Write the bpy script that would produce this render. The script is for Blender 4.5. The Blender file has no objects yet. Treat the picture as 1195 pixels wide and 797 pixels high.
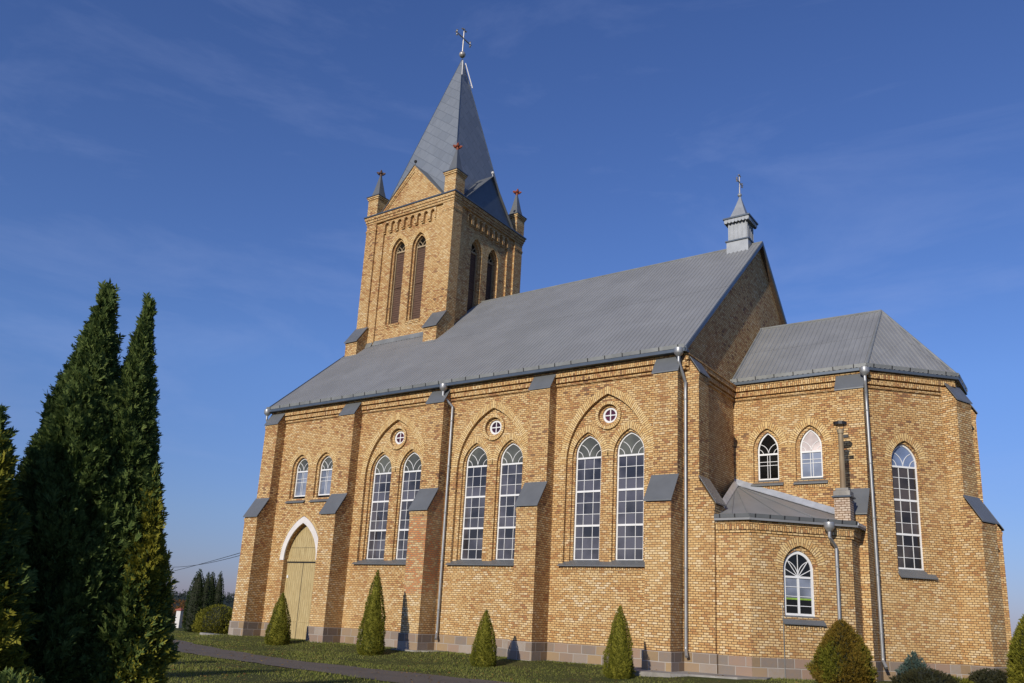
import bpy, bmesh, math, random
import numpy as np
from mathutils import Vector, Matrix
from mathutils.geometry import tessellate_polygon

R = math.radians
random.seed(11)
rng = np.random.default_rng(7)
scene = bpy.context.scene
col = scene.collection

# ------------------------------------------------------------------ camera, sky, sun, exposure
cam_d = bpy.data.cameras.new('camera')
cam = bpy.data.objects.new('camera', cam_d)
col.objects.link(cam)
cam_d.sensor_width = 36.0
cam_d.lens = 962.458 / 1195.0 * 36.0
cam_d.shift_x = -9.037 / 1195.0
cam_d.shift_y = 74.189 / 1195.0
cam_d.clip_end = 12000.0
cam_d.clip_start = 0.1
yw, pt, rl = R(-35.176), R(14.377), R(2.910)
fwd = Vector((math.sin(yw) * math.cos(pt), math.cos(yw) * math.cos(pt), math.sin(pt)))
rgt0 = Vector((math.cos(yw), -math.sin(yw), 0))
up0 = rgt0.cross(fwd)
rgt = rgt0 * math.cos(rl) + up0 * math.sin(rl)
upv = -rgt0 * math.sin(rl) + up0 * math.cos(rl)
cam.matrix_world = Matrix(((rgt.x, upv.x, -fwd.x, 32.020), (rgt.y, upv.y, -fwd.y, -25.720),
                           (rgt.z, upv.z, -fwd.z, 1.444), (0, 0, 0, 1)))
scene.camera = cam

SUN_EL, SUN_AZ = R(22.0), R(6.2)            # azimuth measured from -Y towards +X
to_sun = Vector((math.sin(SUN_AZ) * math.cos(SUN_EL), -math.cos(SUN_AZ) * math.cos(SUN_EL), math.sin(SUN_EL)))
sun_d = bpy.data.lights.new('sun', 'SUN')
sun = bpy.data.objects.new('sun', sun_d)
col.objects.link(sun)
sun_d.energy = 3.9
sun_d.angle = R(0.5)
sun_d.color = (1.0, 0.925, 0.80)
sun.rotation_euler = to_sun.to_track_quat('Z', 'Y').to_euler()
sun.location = (30, -60, 40)

world = bpy.data.worlds.new('World')
scene.world = world
world.use_nodes = True
wn = world.node_tree
for n in list(wn.nodes):
    wn.nodes.remove(n)
w_out = wn.nodes.new('ShaderNodeOutputWorld')
w_bg = wn.nodes.new('ShaderNodeBackground')
w_sky = wn.nodes.new('ShaderNodeTexSky')
w_sky.sky_type = 'NISHITA'
w_sky.sun_disc = False
w_sky.sun_elevation = SUN_EL
w_sky.sun_rotation = math.atan2(to_sun.x, to_sun.y)
w_sky.altitude = 150
w_sky.air_density = 1.15
w_sky.dust_density = 0.25
w_sky.ozone_density = 5.0
w_bg.inputs['Strength'].default_value = 0.115
# thin autumn cirrus, defined on the direction of the sky itself
w_tc = wn.nodes.new('ShaderNodeTexCoord')
w_map = wn.nodes.new('ShaderNodeMapping')
w_map.inputs['Scale'].default_value = (1.0, 1.3, 4.5)
w_map.inputs['Rotation'].default_value = (0.25, 0.15, 0.6)
w_no = wn.nodes.new('ShaderNodeTexNoise')
w_no.inputs['Scale'].default_value = 2.3
w_no.inputs['Detail'].default_value = 8
w_no.inputs['Roughness'].default_value = 0.62
w_no.inputs['Distortion'].default_value = 0.5
w_rmp = wn.nodes.new('ShaderNodeValToRGB')
w_rmp.color_ramp.elements[0].position = 0.53
w_rmp.color_ramp.elements[0].color = (0, 0, 0, 1)
w_rmp.color_ramp.elements[1].position = 0.85
w_rmp.color_ramp.elements[1].color = (0.17, 0.17, 0.17, 1)
w_mix = wn.nodes.new('ShaderNodeMixRGB')
w_mix.inputs[2].default_value = (5.6, 6.2, 7.0, 1)
wl = wn.links
wl.new(w_tc.outputs['Generated'], w_map.inputs['Vector'])
wl.new(w_map.outputs[0], w_no.inputs['Vector'])
wl.new(w_no.outputs['Fac'], w_rmp.inputs['Fac'])
wl.new(w_rmp.outputs['Color'], w_mix.inputs[0])
wl.new(w_sky.outputs[0], w_mix.inputs[1])
# clear dry autumn air: deeper blue than the stock sky, dull at the horizon
w_sep = wn.nodes.new('ShaderNodeSeparateXYZ')
wl.new(w_tc.outputs['Generated'], w_sep.inputs[0])
w_tint = wn.nodes.new('ShaderNodeValToRGB')
w_te = w_tint.color_ramp.elements
w_te[0].position, w_te[0].color = 0.0, (0.43, 0.43, 0.76, 1)
w_te[1].position, w_te[1].color = 0.75, (0.70, 0.75, 1.08, 1)
for q_, c_ in ((0.10, (0.60, 0.60, 0.85, 1)), (0.27, (0.76, 0.80, 1.08, 1))):
    e_ = w_te.new(q_)
    e_.color = c_
wl.new(w_sep.outputs[2], w_tint.inputs['Fac'])
w_mul = wn.nodes.new('ShaderNodeMixRGB')
w_mul.blend_type = 'MULTIPLY'
w_mul.inputs[0].default_value = 1.0
wl.new(w_mix.outputs[0], w_mul.inputs[1])
wl.new(w_tint.outputs['Color'], w_mul.inputs[2])
wl.new(w_mul.outputs[0], w_bg.inputs['Color'])
wl.new(w_bg.outputs[0], w_out.inputs['Surface'])

scene.view_settings.view_transform = 'Standard'
scene.view_settings.look = 'None'
scene.view_settings.exposure = 0.0
scene.view_settings.gamma = 1.0
scene.view_settings.use_curve_mapping = False
scene.render.engine = 'CYCLES'
scene.cycles.max_bounces = 6

# ------------------------------------------------------------------ materials
def new_mat(name):
    m = bpy.data.materials.new(name)
    m.use_nodes = True
    nt = m.node_tree
    b = nt.nodes['Principled BSDF']
    return m, nt, b

def nd(nt, typ, **kw):
    n = nt.nodes.new(typ)
    for k, v in kw.items():
        setattr(n, k, v)
    return n

def math_n(nt, op, a, b=None, clamp=False):
    n = nt.nodes.new('ShaderNodeMath')
    n.operation = op
    n.use_clamp = clamp
    for i, x in enumerate((a, b)):
        if x is None:
            continue
        if isinstance(x, (int, float)):
            n.inputs[i].default_value = x
        else:
            nt.links.new(x, n.inputs[i])
    return n.outputs[0]

def ramp(nt, fac, stops, interp='LINEAR'):
    r = nt.nodes.new('ShaderNodeValToRGB')
    r.color_ramp.interpolation = interp
    e = r.color_ramp.elements
    while len(e) < len(stops):
        e.new(0.5)
    for el, (p, c) in zip(e, stops):
        el.position = p
        el.color = (*c, 1) if len(c) == 3 else c
    nt.links.new(fac, r.inputs['Fac'])
    return r.outputs['Color']

def mixc(nt, fac, a, b, mode='MIX'):
    m = nt.nodes.new('ShaderNodeMixRGB')
    m.blend_type = mode
    for i, x in enumerate((fac, a, b)):
        if isinstance(x, (int, float)):
            m.inputs[i].default_value = x
        elif isinstance(x, tuple):
            m.inputs[i].default_value = (*x, 1)
        else:
            nt.links.new(x, m.inputs[i])
    return m.outputs[0]

def noise(nt, vec, scale, detail=3, rough=0.5, dist=0.0):
    n = nt.nodes.new('ShaderNodeTexNoise')
    n.inputs['Scale'].default_value = scale
    n.inputs['Detail'].default_value = detail
    n.inputs['Roughness'].default_value = rough
    n.inputs['Distortion'].default_value = dist
    if vec is not None:
        nt.links.new(vec, n.inputs['Vector'])
    return n.outputs['Fac']

def brick_mat(name, stops, L=0.185, H=0.0785, joint=0.0185, mortar=(0.095, 0.052, 0.025), stain=1.0, stagger=0.5,
              rough=0.9, bump=0.35, grain=None):
    """courses laid out on the UV map, which is in metres on every wall"""
    m, nt, b = new_mat(name)
    uv = nd(nt, 'ShaderNodeUVMap').outputs[0]
    tc = nd(nt, 'ShaderNodeTexCoord').outputs['Object']
    # laid by hand: courses waver a little
    wob = noise(nt, tc, 1.6, 2)
    sx = nd(nt, 'ShaderNodeSeparateXYZ')
    nt.links.new(uv, sx.inputs[0])
    u, v = sx.outputs[0], sx.outputs[1]
    v = math_n(nt, 'ADD', v, math_n(nt, 'MULTIPLY', math_n(nt, 'SUBTRACT', wob, 0.5), 0.03))
    vr = math_n(nt, 'DIVIDE', v, H)
    row = math_n(nt, 'FLOOR', vr)
    fy = math_n(nt, 'SUBTRACT', vr, row)
    wn_row = nd(nt, 'ShaderNodeTexWhiteNoise', noise_dimensions='1D')
    nt.links.new(row, wn_row.inputs['W'])
    shift = math_n(nt, 'ADD', math_n(nt, 'MULTIPLY', math_n(nt, 'MODULO', row, 2.0), stagger),
                   math_n(nt, 'MULTIPLY', wn_row.outputs['Value'], 0.22))
    ur = math_n(nt, 'ADD', math_n(nt, 'DIVIDE', u, L), shift)
    cl = math_n(nt, 'FLOOR', ur)
    fx = math_n(nt, 'SUBTRACT', ur, cl)
    cmb = nd(nt, 'ShaderNodeCombineXYZ')
    nt.links.new(row, cmb.inputs[0])
    nt.links.new(cl, cmb.inputs[1])
    wn2 = nd(nt, 'ShaderNodeTexWhiteNoise', noise_dimensions='2D')
    nt.links.new(cmb.outputs[0], wn2.inputs['Vector'])
    big = noise(nt, tc, 0.55, 4, 0.6, 0.4)
    idv = math_n(nt, 'ADD', math_n(nt, 'MULTIPLY', wn2.outputs['Value'], 0.86),
                 math_n(nt, 'MULTIPLY', math_n(nt, 'SUBTRACT', big, 0.40), 0.62 * stain), True)
    if stain >= 1.0:
        oz = nd(nt, 'ShaderNodeSeparateXYZ')
        nt.links.new(tc, oz.inputs[0])
        lift = math_n(nt, 'MULTIPLY', math_n(nt, 'DIVIDE', math_n(nt, 'SUBTRACT', oz.outputs[2], 2.6), 3.5, True), 0.10)
        idv = math_n(nt, 'ADD', math_n(nt, 'SUBTRACT', idv, 0.07), lift, True)
    c = ramp(nt, idv, stops)
    fine = noise(nt, tc, grain or 38, 3, 0.7)
    c = mixc(nt, math_n(nt, 'MULTIPLY', math_n(nt, 'SUBTRACT', fine, 0.35, True), 0.9), c, (0.30, 0.19, 0.09))
    # joints
    jx = math_n(nt, 'MINIMUM', fx, math_n(nt, 'SUBTRACT', 1.0, fx))
    jy = math_n(nt, 'MINIMUM', fy, math_n(nt, 'SUBTRACT', 1.0, fy))
    jx = math_n(nt, 'MULTIPLY', jx, L)
    jy = math_n(nt, 'MULTIPLY', jy, H)
    jd = math_n(nt, 'MINIMUM', jx, jy)
    mask = nd(nt, 'ShaderNodeMapRange', interpolation_type='SMOOTHSTEP')
    mask.inputs['From Min'].default_value = joint * 0.35
    mask.inputs['From Max'].default_value = joint * 0.85
    nt.links.new(jd, mask.inputs['Value'])
    mk = mask.outputs[0]
    mvar = mixc(nt, noise(nt, tc, 0.9, 3), mortar, tuple(min(1, x * 1.9) for x in mortar))
    c = mixc(nt, mk, mvar, c)
    # weathering: rain runs down the face and broad damp or rust-coloured patches
    if stain >= 1.0:
        mp = nd(nt, 'ShaderNodeMapping')
        mp.inputs['Scale'].default_value = (1.5, 1.5, 0.13)
        nt.links.new(tc, mp.inputs[0])
        run = noise(nt, mp.outputs[0], 1.4, 5, 0.62, 0.3)
        patch = noise(nt, tc, 0.23, 4, 0.6, 0.6)
        rf = math_n(nt, 'MULTIPLY', math_n(nt, 'MULTIPLY', math_n(nt, 'SUBTRACT', run, 0.52, True), 5.0, True),
                    math_n(nt, 'MULTIPLY', math_n(nt, 'SUBTRACT', patch, 0.38, True), 4.0, True))
        c = mixc(nt, math_n(nt, 'MULTIPLY', rf, 0.62), c, (0.27, 0.125, 0.045))
        pale = math_n(nt, 'MULTIPLY', math_n(nt, 'SUBTRACT', noise(nt, tc, 0.31, 3, 0.5), 0.50, True), 1.6, True)
        c = mixc(nt, math_n(nt, 'MULTIPLY', pale, 0.5), c, (0.70, 0.50, 0.24))
    nt.links.new(c, b.inputs['Base Color'])
    b.inputs['Roughness'].default_value = rough
    hgt = math_n(nt, 'ADD', mk, math_n(nt, 'MULTIPLY', fine, 0.5))
    bp = nd(nt, 'ShaderNodeBump')
    bp.inputs['Strength'].default_value = bump
    bp.inputs['Distance'].default_value = 0.012
    nt.links.new(hgt, bp.inputs['Height'])
    nt.links.new(bp.outputs[0], b.inputs['Normal'])
    return m

YB = [(0.0, (0.78, 0.61, 0.37)), (0.14, (0.72, 0.515, 0.25)), (0.40, (0.66, 0.43, 0.18)), (0.62, (0.59, 0.355, 0.135)),
      (0.80, (0.51, 0.275, 0.095)), (0.92, (0.40, 0.175, 0.065)), (1.0, (0.17, 0.085, 0.045))]
RB = [(0.0, (0.66, 0.49, 0.25)), (0.20, (0.58, 0.38, 0.16)), (0.34, (0.56, 0.23, 0.075)), (0.62, (0.50, 0.175, 0.052)),
      (0.82, (0.50, 0.31, 0.12)), (0.92, (0.34, 0.12, 0.05)), (1.0, (0.06, 0.04, 0.03))]
M = {}
M['brick'] = brick_mat('yellow_brick', YB)
M['brick_red'] = brick_mat('patched_red_brick', RB, mortar=(0.15, 0.10, 0.065))
YA_ = [(0.0, (0.80, 0.62, 0.35)), (0.3, (0.74, 0.54, 0.25)), (0.7, (0.68, 0.46, 0.185)), (1.0, (0.50, 0.27, 0.09))]
M['brick_arch'] = brick_mat('arch_brick', YA_, L=0.34, joint=0.020, mortar=(0.15, 0.085, 0.04), stain=0.6)
M['brick_pale'] = brick_mat('pale_brick', [(0, (0.62, 0.52, 0.42)), (0.5, (0.55, 0.43, 0.33)), (1, (0.42, 0.30, 0.22))])
M['granite'] = brick_mat('granite_plinth', [(0.0, (0.40, 0.35, 0.30)), (0.18, (0.27, 0.225, 0.19)), (0.36, (0.30, 0.20, 0.15)),
                         (0.52, (0.19, 0.165, 0.145)), (0.68, (0.25, 0.185, 0.145)), (0.84, (0.33, 0.23, 0.125)), (1.0, (0.09, 0.07, 0.062))],
                         L=0.56, H=0.307, joint=0.022, mortar=(0.26, 0.23, 0.20), stain=0.4, bump=0.7, grain=9)

def simple(name, colr, rough=0.5, metal=0.0, var=0.25, scale=4.0, bump=0.0, stretch=None, spec=0.5, dirt=None):
    m, nt, b = new_mat(name)
    tc = nd(nt, 'ShaderNodeTexCoord').outputs['Object']
    if stretch:
        mp = nd(nt, 'ShaderNodeMapping')
        mp.inputs['Scale'].default_value = stretch
        nt.links.new(tc, mp.inputs[0])
        tc = mp.outputs[0]
    f = noise(nt, tc, scale, 5, 0.6, 0.3)
    lo = tuple(x * (1 - var) for x in colr)
    hi = tuple(min(1, x * (1 + var)) for x in colr)
    c = ramp(nt, f, [(0.3, lo), (0.7, hi)])
    if dirt:
        f2 = noise(nt, tc, scale * 0.37, 4, 0.65)
        c = mixc(nt, math_n(nt, 'MULTIPLY', math_n(nt, 'SUBTRACT', f2, 0.48, True), 3.0, True), c, dirt)
    nt.links.new(c, b.inputs['Base Color'])
    b.inputs['Roughness'].default_value = rough
    b.inputs['Metallic'].default_value = metal
    b.inputs['Specular IOR Level'].default_value = spec
    if bump:
        bp = nd(nt, 'ShaderNodeBump')
        bp.inputs['Strength'].default_value = bump
        bp.inputs['Distance'].default_value = 0.02
        nt.links.new(noise(nt, tc, scale * 5, 4), bp.inputs['Height'])
        nt.links.new(bp.outputs[0], b.inputs['Normal'])
    return m

M['roof'] = simple('painted_roof_sheet', (0.236, 0.238, 0.238), 0.5, 0.06, 0.10, 0.8, dirt=(0.208, 0.21, 0.208))
M['roof_old'] = simple('weathered_roof_sheet', (0.225, 0.228, 0.23), 0.5, 0.06, 0.12, 1.1, dirt=(0.195, 0.196, 0.195))
M['trim'] = simple('dark_sheet_trim', (0.085, 0.105, 0.13), 0.35, 0.3, 0.12, 2.0)
M['cap'] = simple('sheet_metal_cap', (0.135, 0.142, 0.147), 0.42, 0.1, 0.1, 1.5)
M['flash'] = simple('galvanised_sheet', (0.46, 0.48, 0.51), 0.4, 0.35, 0.16, 3.0)
M['gutter'] = simple('galvanised_gutter', (0.225, 0.232, 0.225), 0.48, 0.25, 0.2, 1.5)
M['pipe'] = simple('galvanised_pipe', (0.34, 0.345, 0.35), 0.42, 0.5, 0.12, 3.0)
M['lantern'] = simple('lantern_sheet', (0.30, 0.315, 0.33), 0.45, 0.25, 0.12, 3.0)
M['white'] = simple('white_frame_paint', (0.74, 0.74, 0.73), 0.4, 0, 0.06, 5)
M['plaster'] = simple('white_plaster', (0.66, 0.62, 0.59), 0.85, 0, 0.12, 2.5, 0.2)
M['cream'] = simple('cream_frame_paint', (0.36, 0.27, 0.16), 0.6, 0, 0.15, 5)
M['louvre'] = simple('brown_louvre_wood', (0.092, 0.048, 0.030), 0.8, 0, 0.3, 3, stretch=(1, 1, 6))
M['terracotta'] = simple('terracotta', (0.33, 0.085, 0.045), 0.7, 0, 0.25, 8)
M['terracotta_old'] = simple('weathered_terracotta', (0.14, 0.085, 0.07), 0.8, 0, 0.3, 8)
M['concrete'] = simple('concrete_slab', (0.30, 0.28, 0.25), 0.95, 0, 0.25, 2.5, 0.5, dirt=(0.16, 0.14, 0.11))
M['rust_pipe'] = simple('flue_pipe_paint', (0.29, 0.235, 0.15), 0.65, 0.1, 0.25, 5, stretch=(1, 1, .3), dirt=(0.20, 0.11, 0.05))
M['dark'] = simple('black_metal', (0.02, 0.02, 0.022), 0.5, 0.2, 0.1)
M['lightgrey'] = simple('light_plastic', (0.62, 0.60, 0.57), 0.5, 0, 0.1)
M['cross'] = simple('cross_metal', (0.42, 0.39, 0.36), 0.4, 0.5, 0.15, 6)
M['green'] = simple('green_trim', (0.22, 0.36, 0.05), 0.6)
M['interior'] = simple('dark_interior', (0.03, 0.032, 0.036), 0.9)

def wood_mat():
    m, nt, b = new_mat('yellow_door_boards')
    uv = nd(nt, 'ShaderNodeUVMap').outputs[0]
    mp = nd(nt, 'ShaderNodeMapping')
    mp.inputs['Scale'].default_value = (9, 0.9, 1)
    nt.links.new(uv, mp.inputs[0])
    f = noise(nt, mp.outputs[0], 2.2, 6, 0.65, 0.6)
    c = ramp(nt, f, [(0.25, (0.26, 0.185, 0.08)), (0.5, (0.44, 0.335, 0.155)), (0.75, (0.55, 0.45, 0.24))])
    sx = nd(nt, 'ShaderNodeSeparateXYZ')
    nt.links.new(uv, sx.inputs[0])
    fr = math_n(nt, 'FRACT', math_n(nt, 'DIVIDE', sx.outputs[0], 0.135))
    j = math_n(nt, 'LESS_THAN', fr, 0.11)
    c = mixc(nt, math_n(nt, 'MULTIPLY', j, 0.6), c, (0.10, 0.07, 0.03))
    nt.links.new(c, b.inputs['Base Color'])
    b.inputs['Roughness'].default_value = 0.65
    bp = nd(nt, 'ShaderNodeBump')
    bp.inputs['Strength'].default_value = 0.4
    bp.inputs['Distance'].default_value = 0.01
    nt.links.new(math_n(nt, 'SUBTRACT', f, j), bp.inputs['Height'])
    nt.links.new(bp.outputs[0], b.inputs['Normal'])
    return m
M['wood'] = wood_mat()

def shingle_mat():
    """spire sheets: slanting lapped metal tiles"""
    m, nt, b = new_mat('spire_sheet_tiles')
    uv = nd(nt, 'ShaderNodeUVMap').outputs[0]
    mp = nd(nt, 'ShaderNodeMapping')
    mp.inputs['Rotation'].default_value = (0, 0, R(38))
    nt.links.new(uv, mp.inputs[0])
    bt = nd(nt, 'ShaderNodeTexBrick')
    bt.inputs['Scale'].default_value = 1.0
    bt.inputs['Brick Width'].default_value = 0.95
    bt.inputs['Row Height'].default_value = 0.52
    bt.inputs['Mortar Size'].default_value = 0.018
    bt.inputs['Mortar Smooth'].default_value = 0.4
    bt.inputs['Color1'].default_value = (0.190, 0.214, 0.242, 1)
    bt.inputs['Color2'].default_value = (0.255, 0.278, 0.305, 1)
    bt.inputs['Mortar'].default_value = (0.115, 0.13, 0.15, 1)
    nt.links.new(mp.outputs[0], bt.inputs['Vector'])
    tc = nd(nt, 'ShaderNodeTexCoord').outputs['Object']
    mp2 = nd(nt, 'ShaderNodeMapping')
    mp2.inputs['Scale'].default_value = (2.2, 2.2, 0.18)
    nt.links.new(tc, mp2.inputs[0])
    c = mixc(nt, math_n(nt, 'MULTIPLY', noise(nt, mp2.outputs[0], 1.6, 5, 0.65), 0.85), bt.outputs['Color'], (0.15, 0.165, 0.183))
    nt.links.new(c, b.inputs['Base Color'])
    b.inputs['Roughness'].default_value = 0.42
    b.inputs['Metallic'].default_value = 0.15
    bp = nd(nt, 'ShaderNodeBump')
    bp.inputs['Strength'].default_value = 0.25
    bp.inputs['Distance'].default_value = 0.02
    nt.links.new(math_n(nt, 'SUBTRACT', 1.0, bt.outputs['Fac']), bp.inputs['Height'])
    nt.links.new(bp.outputs[0], b.inputs['Normal'])
    return m
M['spire'] = shingle_mat()

def glass_mat(name, colr, spec=0.5, ior=1.7, wav=0.02):
    m, nt, b = new_mat(name)
    tc = nd(nt, 'ShaderNodeTexCoord').outputs['Object']
    f = noise(nt, tc, 0.9, 3)
    gi = nd(nt, 'ShaderNodeNewGeometry')
    f = math_n(nt, 'ADD', math_n(nt, 'MULTIPLY', f, 0.8), math_n(nt, 'MULTIPLY', math_n(nt, 'SUBTRACT', gi.outputs['Random Per Island'], 0.2), 0.28))
    c = ramp(nt, f, [(0.34, tuple(x * 0.35 for x in colr)), (0.60, tuple(x * 1.4 for x in colr))])
    nt.links.new(c, b.inputs['Base Color'])
    b.inputs['Roughness'].default_value = 0.03
    b.inputs['IOR'].default_value = ior
    b.inputs['Specular IOR Level'].default_value = spec
    b.inputs['Coat Weight'].default_value = 0.0
    b.inputs['Coat Roughness'].default_value = 0.02
    bp = nd(nt, 'ShaderNodeBump')
    bp.inputs['Strength'].default_value = wav
    bp.inputs['Distance'].default_value = 0.05
    nt.links.new(noise(nt, tc, 1.7, 1), bp.inputs['Height'])
    nt.links.new(bp.outputs[0], b.inputs['Normal'])
    return m
M['glass'] = glass_mat('window_glass', (0.074, 0.071, 0.084), 0.5, 1.55)
M['glass_head'] = glass_mat('green_head_glass', (0.085, 0.086, 0.070), 0.5, 1.45)
M['glass_dark'] = glass_mat('dark_window_glass', (0.012, 0.012, 0.012), 0.4, 1.5)
M['glass_apse'] = glass_mat('brown_interior_glass', (0.062, 0.050, 0.044), 0.5, 1.5)
M['glass_head_blue'] = glass_mat('painted_sky_glass', (0.13, 0.17, 0.27), 0.5, 1.5)  # blue of the reflected sky painted into the pane colour
M['glass_curtain'] = glass_mat('curtained_glass', (0.19, 0.21, 0.26), 0.5, 1.8)
M['glass_pink'] = glass_mat('painted_reflection_glass', (0.52, 0.45, 0.42), 0.5, 1.5)  # pinkish white reflection, put in as the colour of the head pane
M['glass_red'] = glass_mat('ruby_glass', (0.085, 0.012, 0.018), 0.5, 1.6)

def leaf_mat(name, a, b_, c_, rough=0.75, trans=0.25):
    m, nt, b = new_mat(name)
    g = nd(nt, 'ShaderNodeNewGeometry')
    tc = nd(nt, 'ShaderNodeTexCoord').outputs['Object']
    f = math_n(nt, 'ADD', math_n(nt, 'MULTIPLY', g.outputs['Random Per Island'], 0.6),
               math_n(nt, 'MULTIPLY', noise(nt, tc, 2.2, 3), 0.4))
    c = ramp(nt, f, [(0.12, a), (0.5, b_), (0.88, c_)])
    nt.links.new(c, b.inputs['Base Color'])
    b.inputs['Roughness'].default_value = rough
    b.inputs['Specular IOR Level'].default_value = 0.2
    tr = nd(nt, 'ShaderNodeBsdfTranslucent')
    nt.links.new(c, tr.inputs['Color'])
    mx = nd(nt, 'ShaderNodeMixShader')
    mx.inputs[0].default_value = trans
    out = nt.nodes['Material Output']
    nt.links.new(b.outputs[0], mx.inputs[1])
    nt.links.new(tr.outputs[0], mx.inputs[2])
    nt.links.new(mx.outputs[0], out.inputs['Surface'])
    return m
M['thuja'] = leaf_mat('thuja_green', (0.042, 0.072, 0.018), (0.088, 0.132, 0.034), (0.18, 0.22, 0.058))
M['thuja_far'] = leaf_mat('far_thuja_green', (0.018, 0.032, 0.010), (0.032, 0.054, 0.015), (0.06, 0.085, 0.024))
M['thuja_lit'] = leaf_mat('young_thuja_green', (0.075, 0.088, 0.012), (0.165, 0.168, 0.018), (0.27, 0.245, 0.030))
M['gold'] = leaf_mat('golden_thuja', (0.10, 0.11, 0.013), (0.21, 0.20, 0.022), (0.36, 0.32, 0.045))
M['bronze'] = leaf_mat('bronze_thuja', (0.08, 0.066, 0.010), (0.17, 0.115, 0.015), (0.27, 0.165, 0.022))
M['spruce'] = leaf_mat('blue_spruce', (0.05, 0.085, 0.07), (0.085, 0.135, 0.115), (0.13, 0.19, 0.16))
M['juniper'] = leaf_mat('dark_juniper', (0.022, 0.026, 0.012), (0.042, 0.044, 0.018), (0.07, 0.062, 0.026))
M['autumn'] = leaf_mat('autumn_leaves', (0.09, 0.045, 0.012), (0.16, 0.075, 0.018), (0.22, 0.115, 0.025))
M['olive'] = leaf_mat('olive_leaves', (0.055, 0.05, 0.016), (0.09, 0.08, 0.024), (0.13, 0.11, 0.035))
M['wood_far'] = leaf_mat('far_forest', (0.018, 0.026, 0.022), (0.030, 0.040, 0.032), (0.045, 0.055, 0.042), 0.9, 0.1)
M['bark'] = simple('bark', (0.09, 0.06, 0.04), 0.95, 0, 0.35, 9, 0.4)
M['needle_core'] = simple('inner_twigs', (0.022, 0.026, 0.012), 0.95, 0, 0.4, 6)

def ground_mat():
    m, nt, b = new_mat('lawn_ground')
    tc = nd(nt, 'ShaderNodeTexCoord').outputs['Object']
    f1 = noise(nt, tc, 0.55, 5, 0.6)
    f2 = noise(nt, tc, 9.0, 4, 0.7)
    c = ramp(nt, f1, [(0.3, (0.062, 0.078, 0.020)), (0.55, (0.088, 0.098, 0.028)), (0.75, (0.125, 0.10, 0.045))])
    c = mixc(nt, math_n(nt, 'MULTIPLY', f2, 0.5), c, (0.055, 0.045, 0.022))
    nt.links.new(c, b.inputs['Base Color'])
    b.inputs['Roughness'].default_value = 1.0
    b.inputs['Specular IOR Level'].default_value = 0.1
    bp = nd(nt, 'ShaderNodeBump')
    bp.inputs['Strength'].default_value = 0.8
    bp.inputs['Distance'].default_value = 0.05
    nt.links.new(noise(nt, tc, 26, 4), bp.inputs['Height'])
    nt.links.new(bp.outputs[0], b.inputs['Normal'])
    return m
M['ground'] = ground_mat()
M['grass'] = leaf_mat('grass_blades', (0.11, 0.138, 0.028), (0.195, 0.215, 0.045), (0.29, 0.255, 0.085), 0.8, 0.3)

def asphalt_mat():
    m, nt, b = new_mat('old_asphalt')
    tc = nd(nt, 'ShaderNodeTexCoord').outputs['Object']
    f1 = noise(nt, tc, 0.8, 5, 0.6)
    f2 = noise(nt, tc, 45, 3, 0.8)
    c = ramp(nt, f1, [(0.3, (0.075, 0.060, 0.047)), (0.7, (0.118, 0.094, 0.073))])
    c = mixc(nt, math_n(nt, 'MULTIPLY', f2, 0.5), c, (0.145, 0.118, 0.092))
    nt.links.new(c, b.inputs['Base Color'])
    b.inputs['Roughness'].default_value = 0.9
    bp = nd(nt, 'ShaderNodeBump')
    bp.inputs['Strength'].default_value = 0.5
    bp.inputs['Distance'].default_value = 0.01
    nt.links.new(f2, bp.inputs['Height'])
    nt.links.new(bp.outputs[0], b.inputs['Normal'])
    return m
M['asphalt'] = asphalt_mat()

# ------------------------------------------------------------------ mesh helpers
class Plane:
    """a vertical working plane: t along the wall, z up, d outwards"""
    def __init__(self, o, ang):
        self.o = Vector(o)
        self.t = Vector((math.cos(ang), math.sin(ang), 0))
        self.n = Vector((math.sin(ang), -math.cos(ang), 0))
    def __call__(self, t, z, d=0.0):
        p = self.o + self.t * t + self.n * d
        return Vector((p.x, p.y, self.o.z + z))

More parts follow.
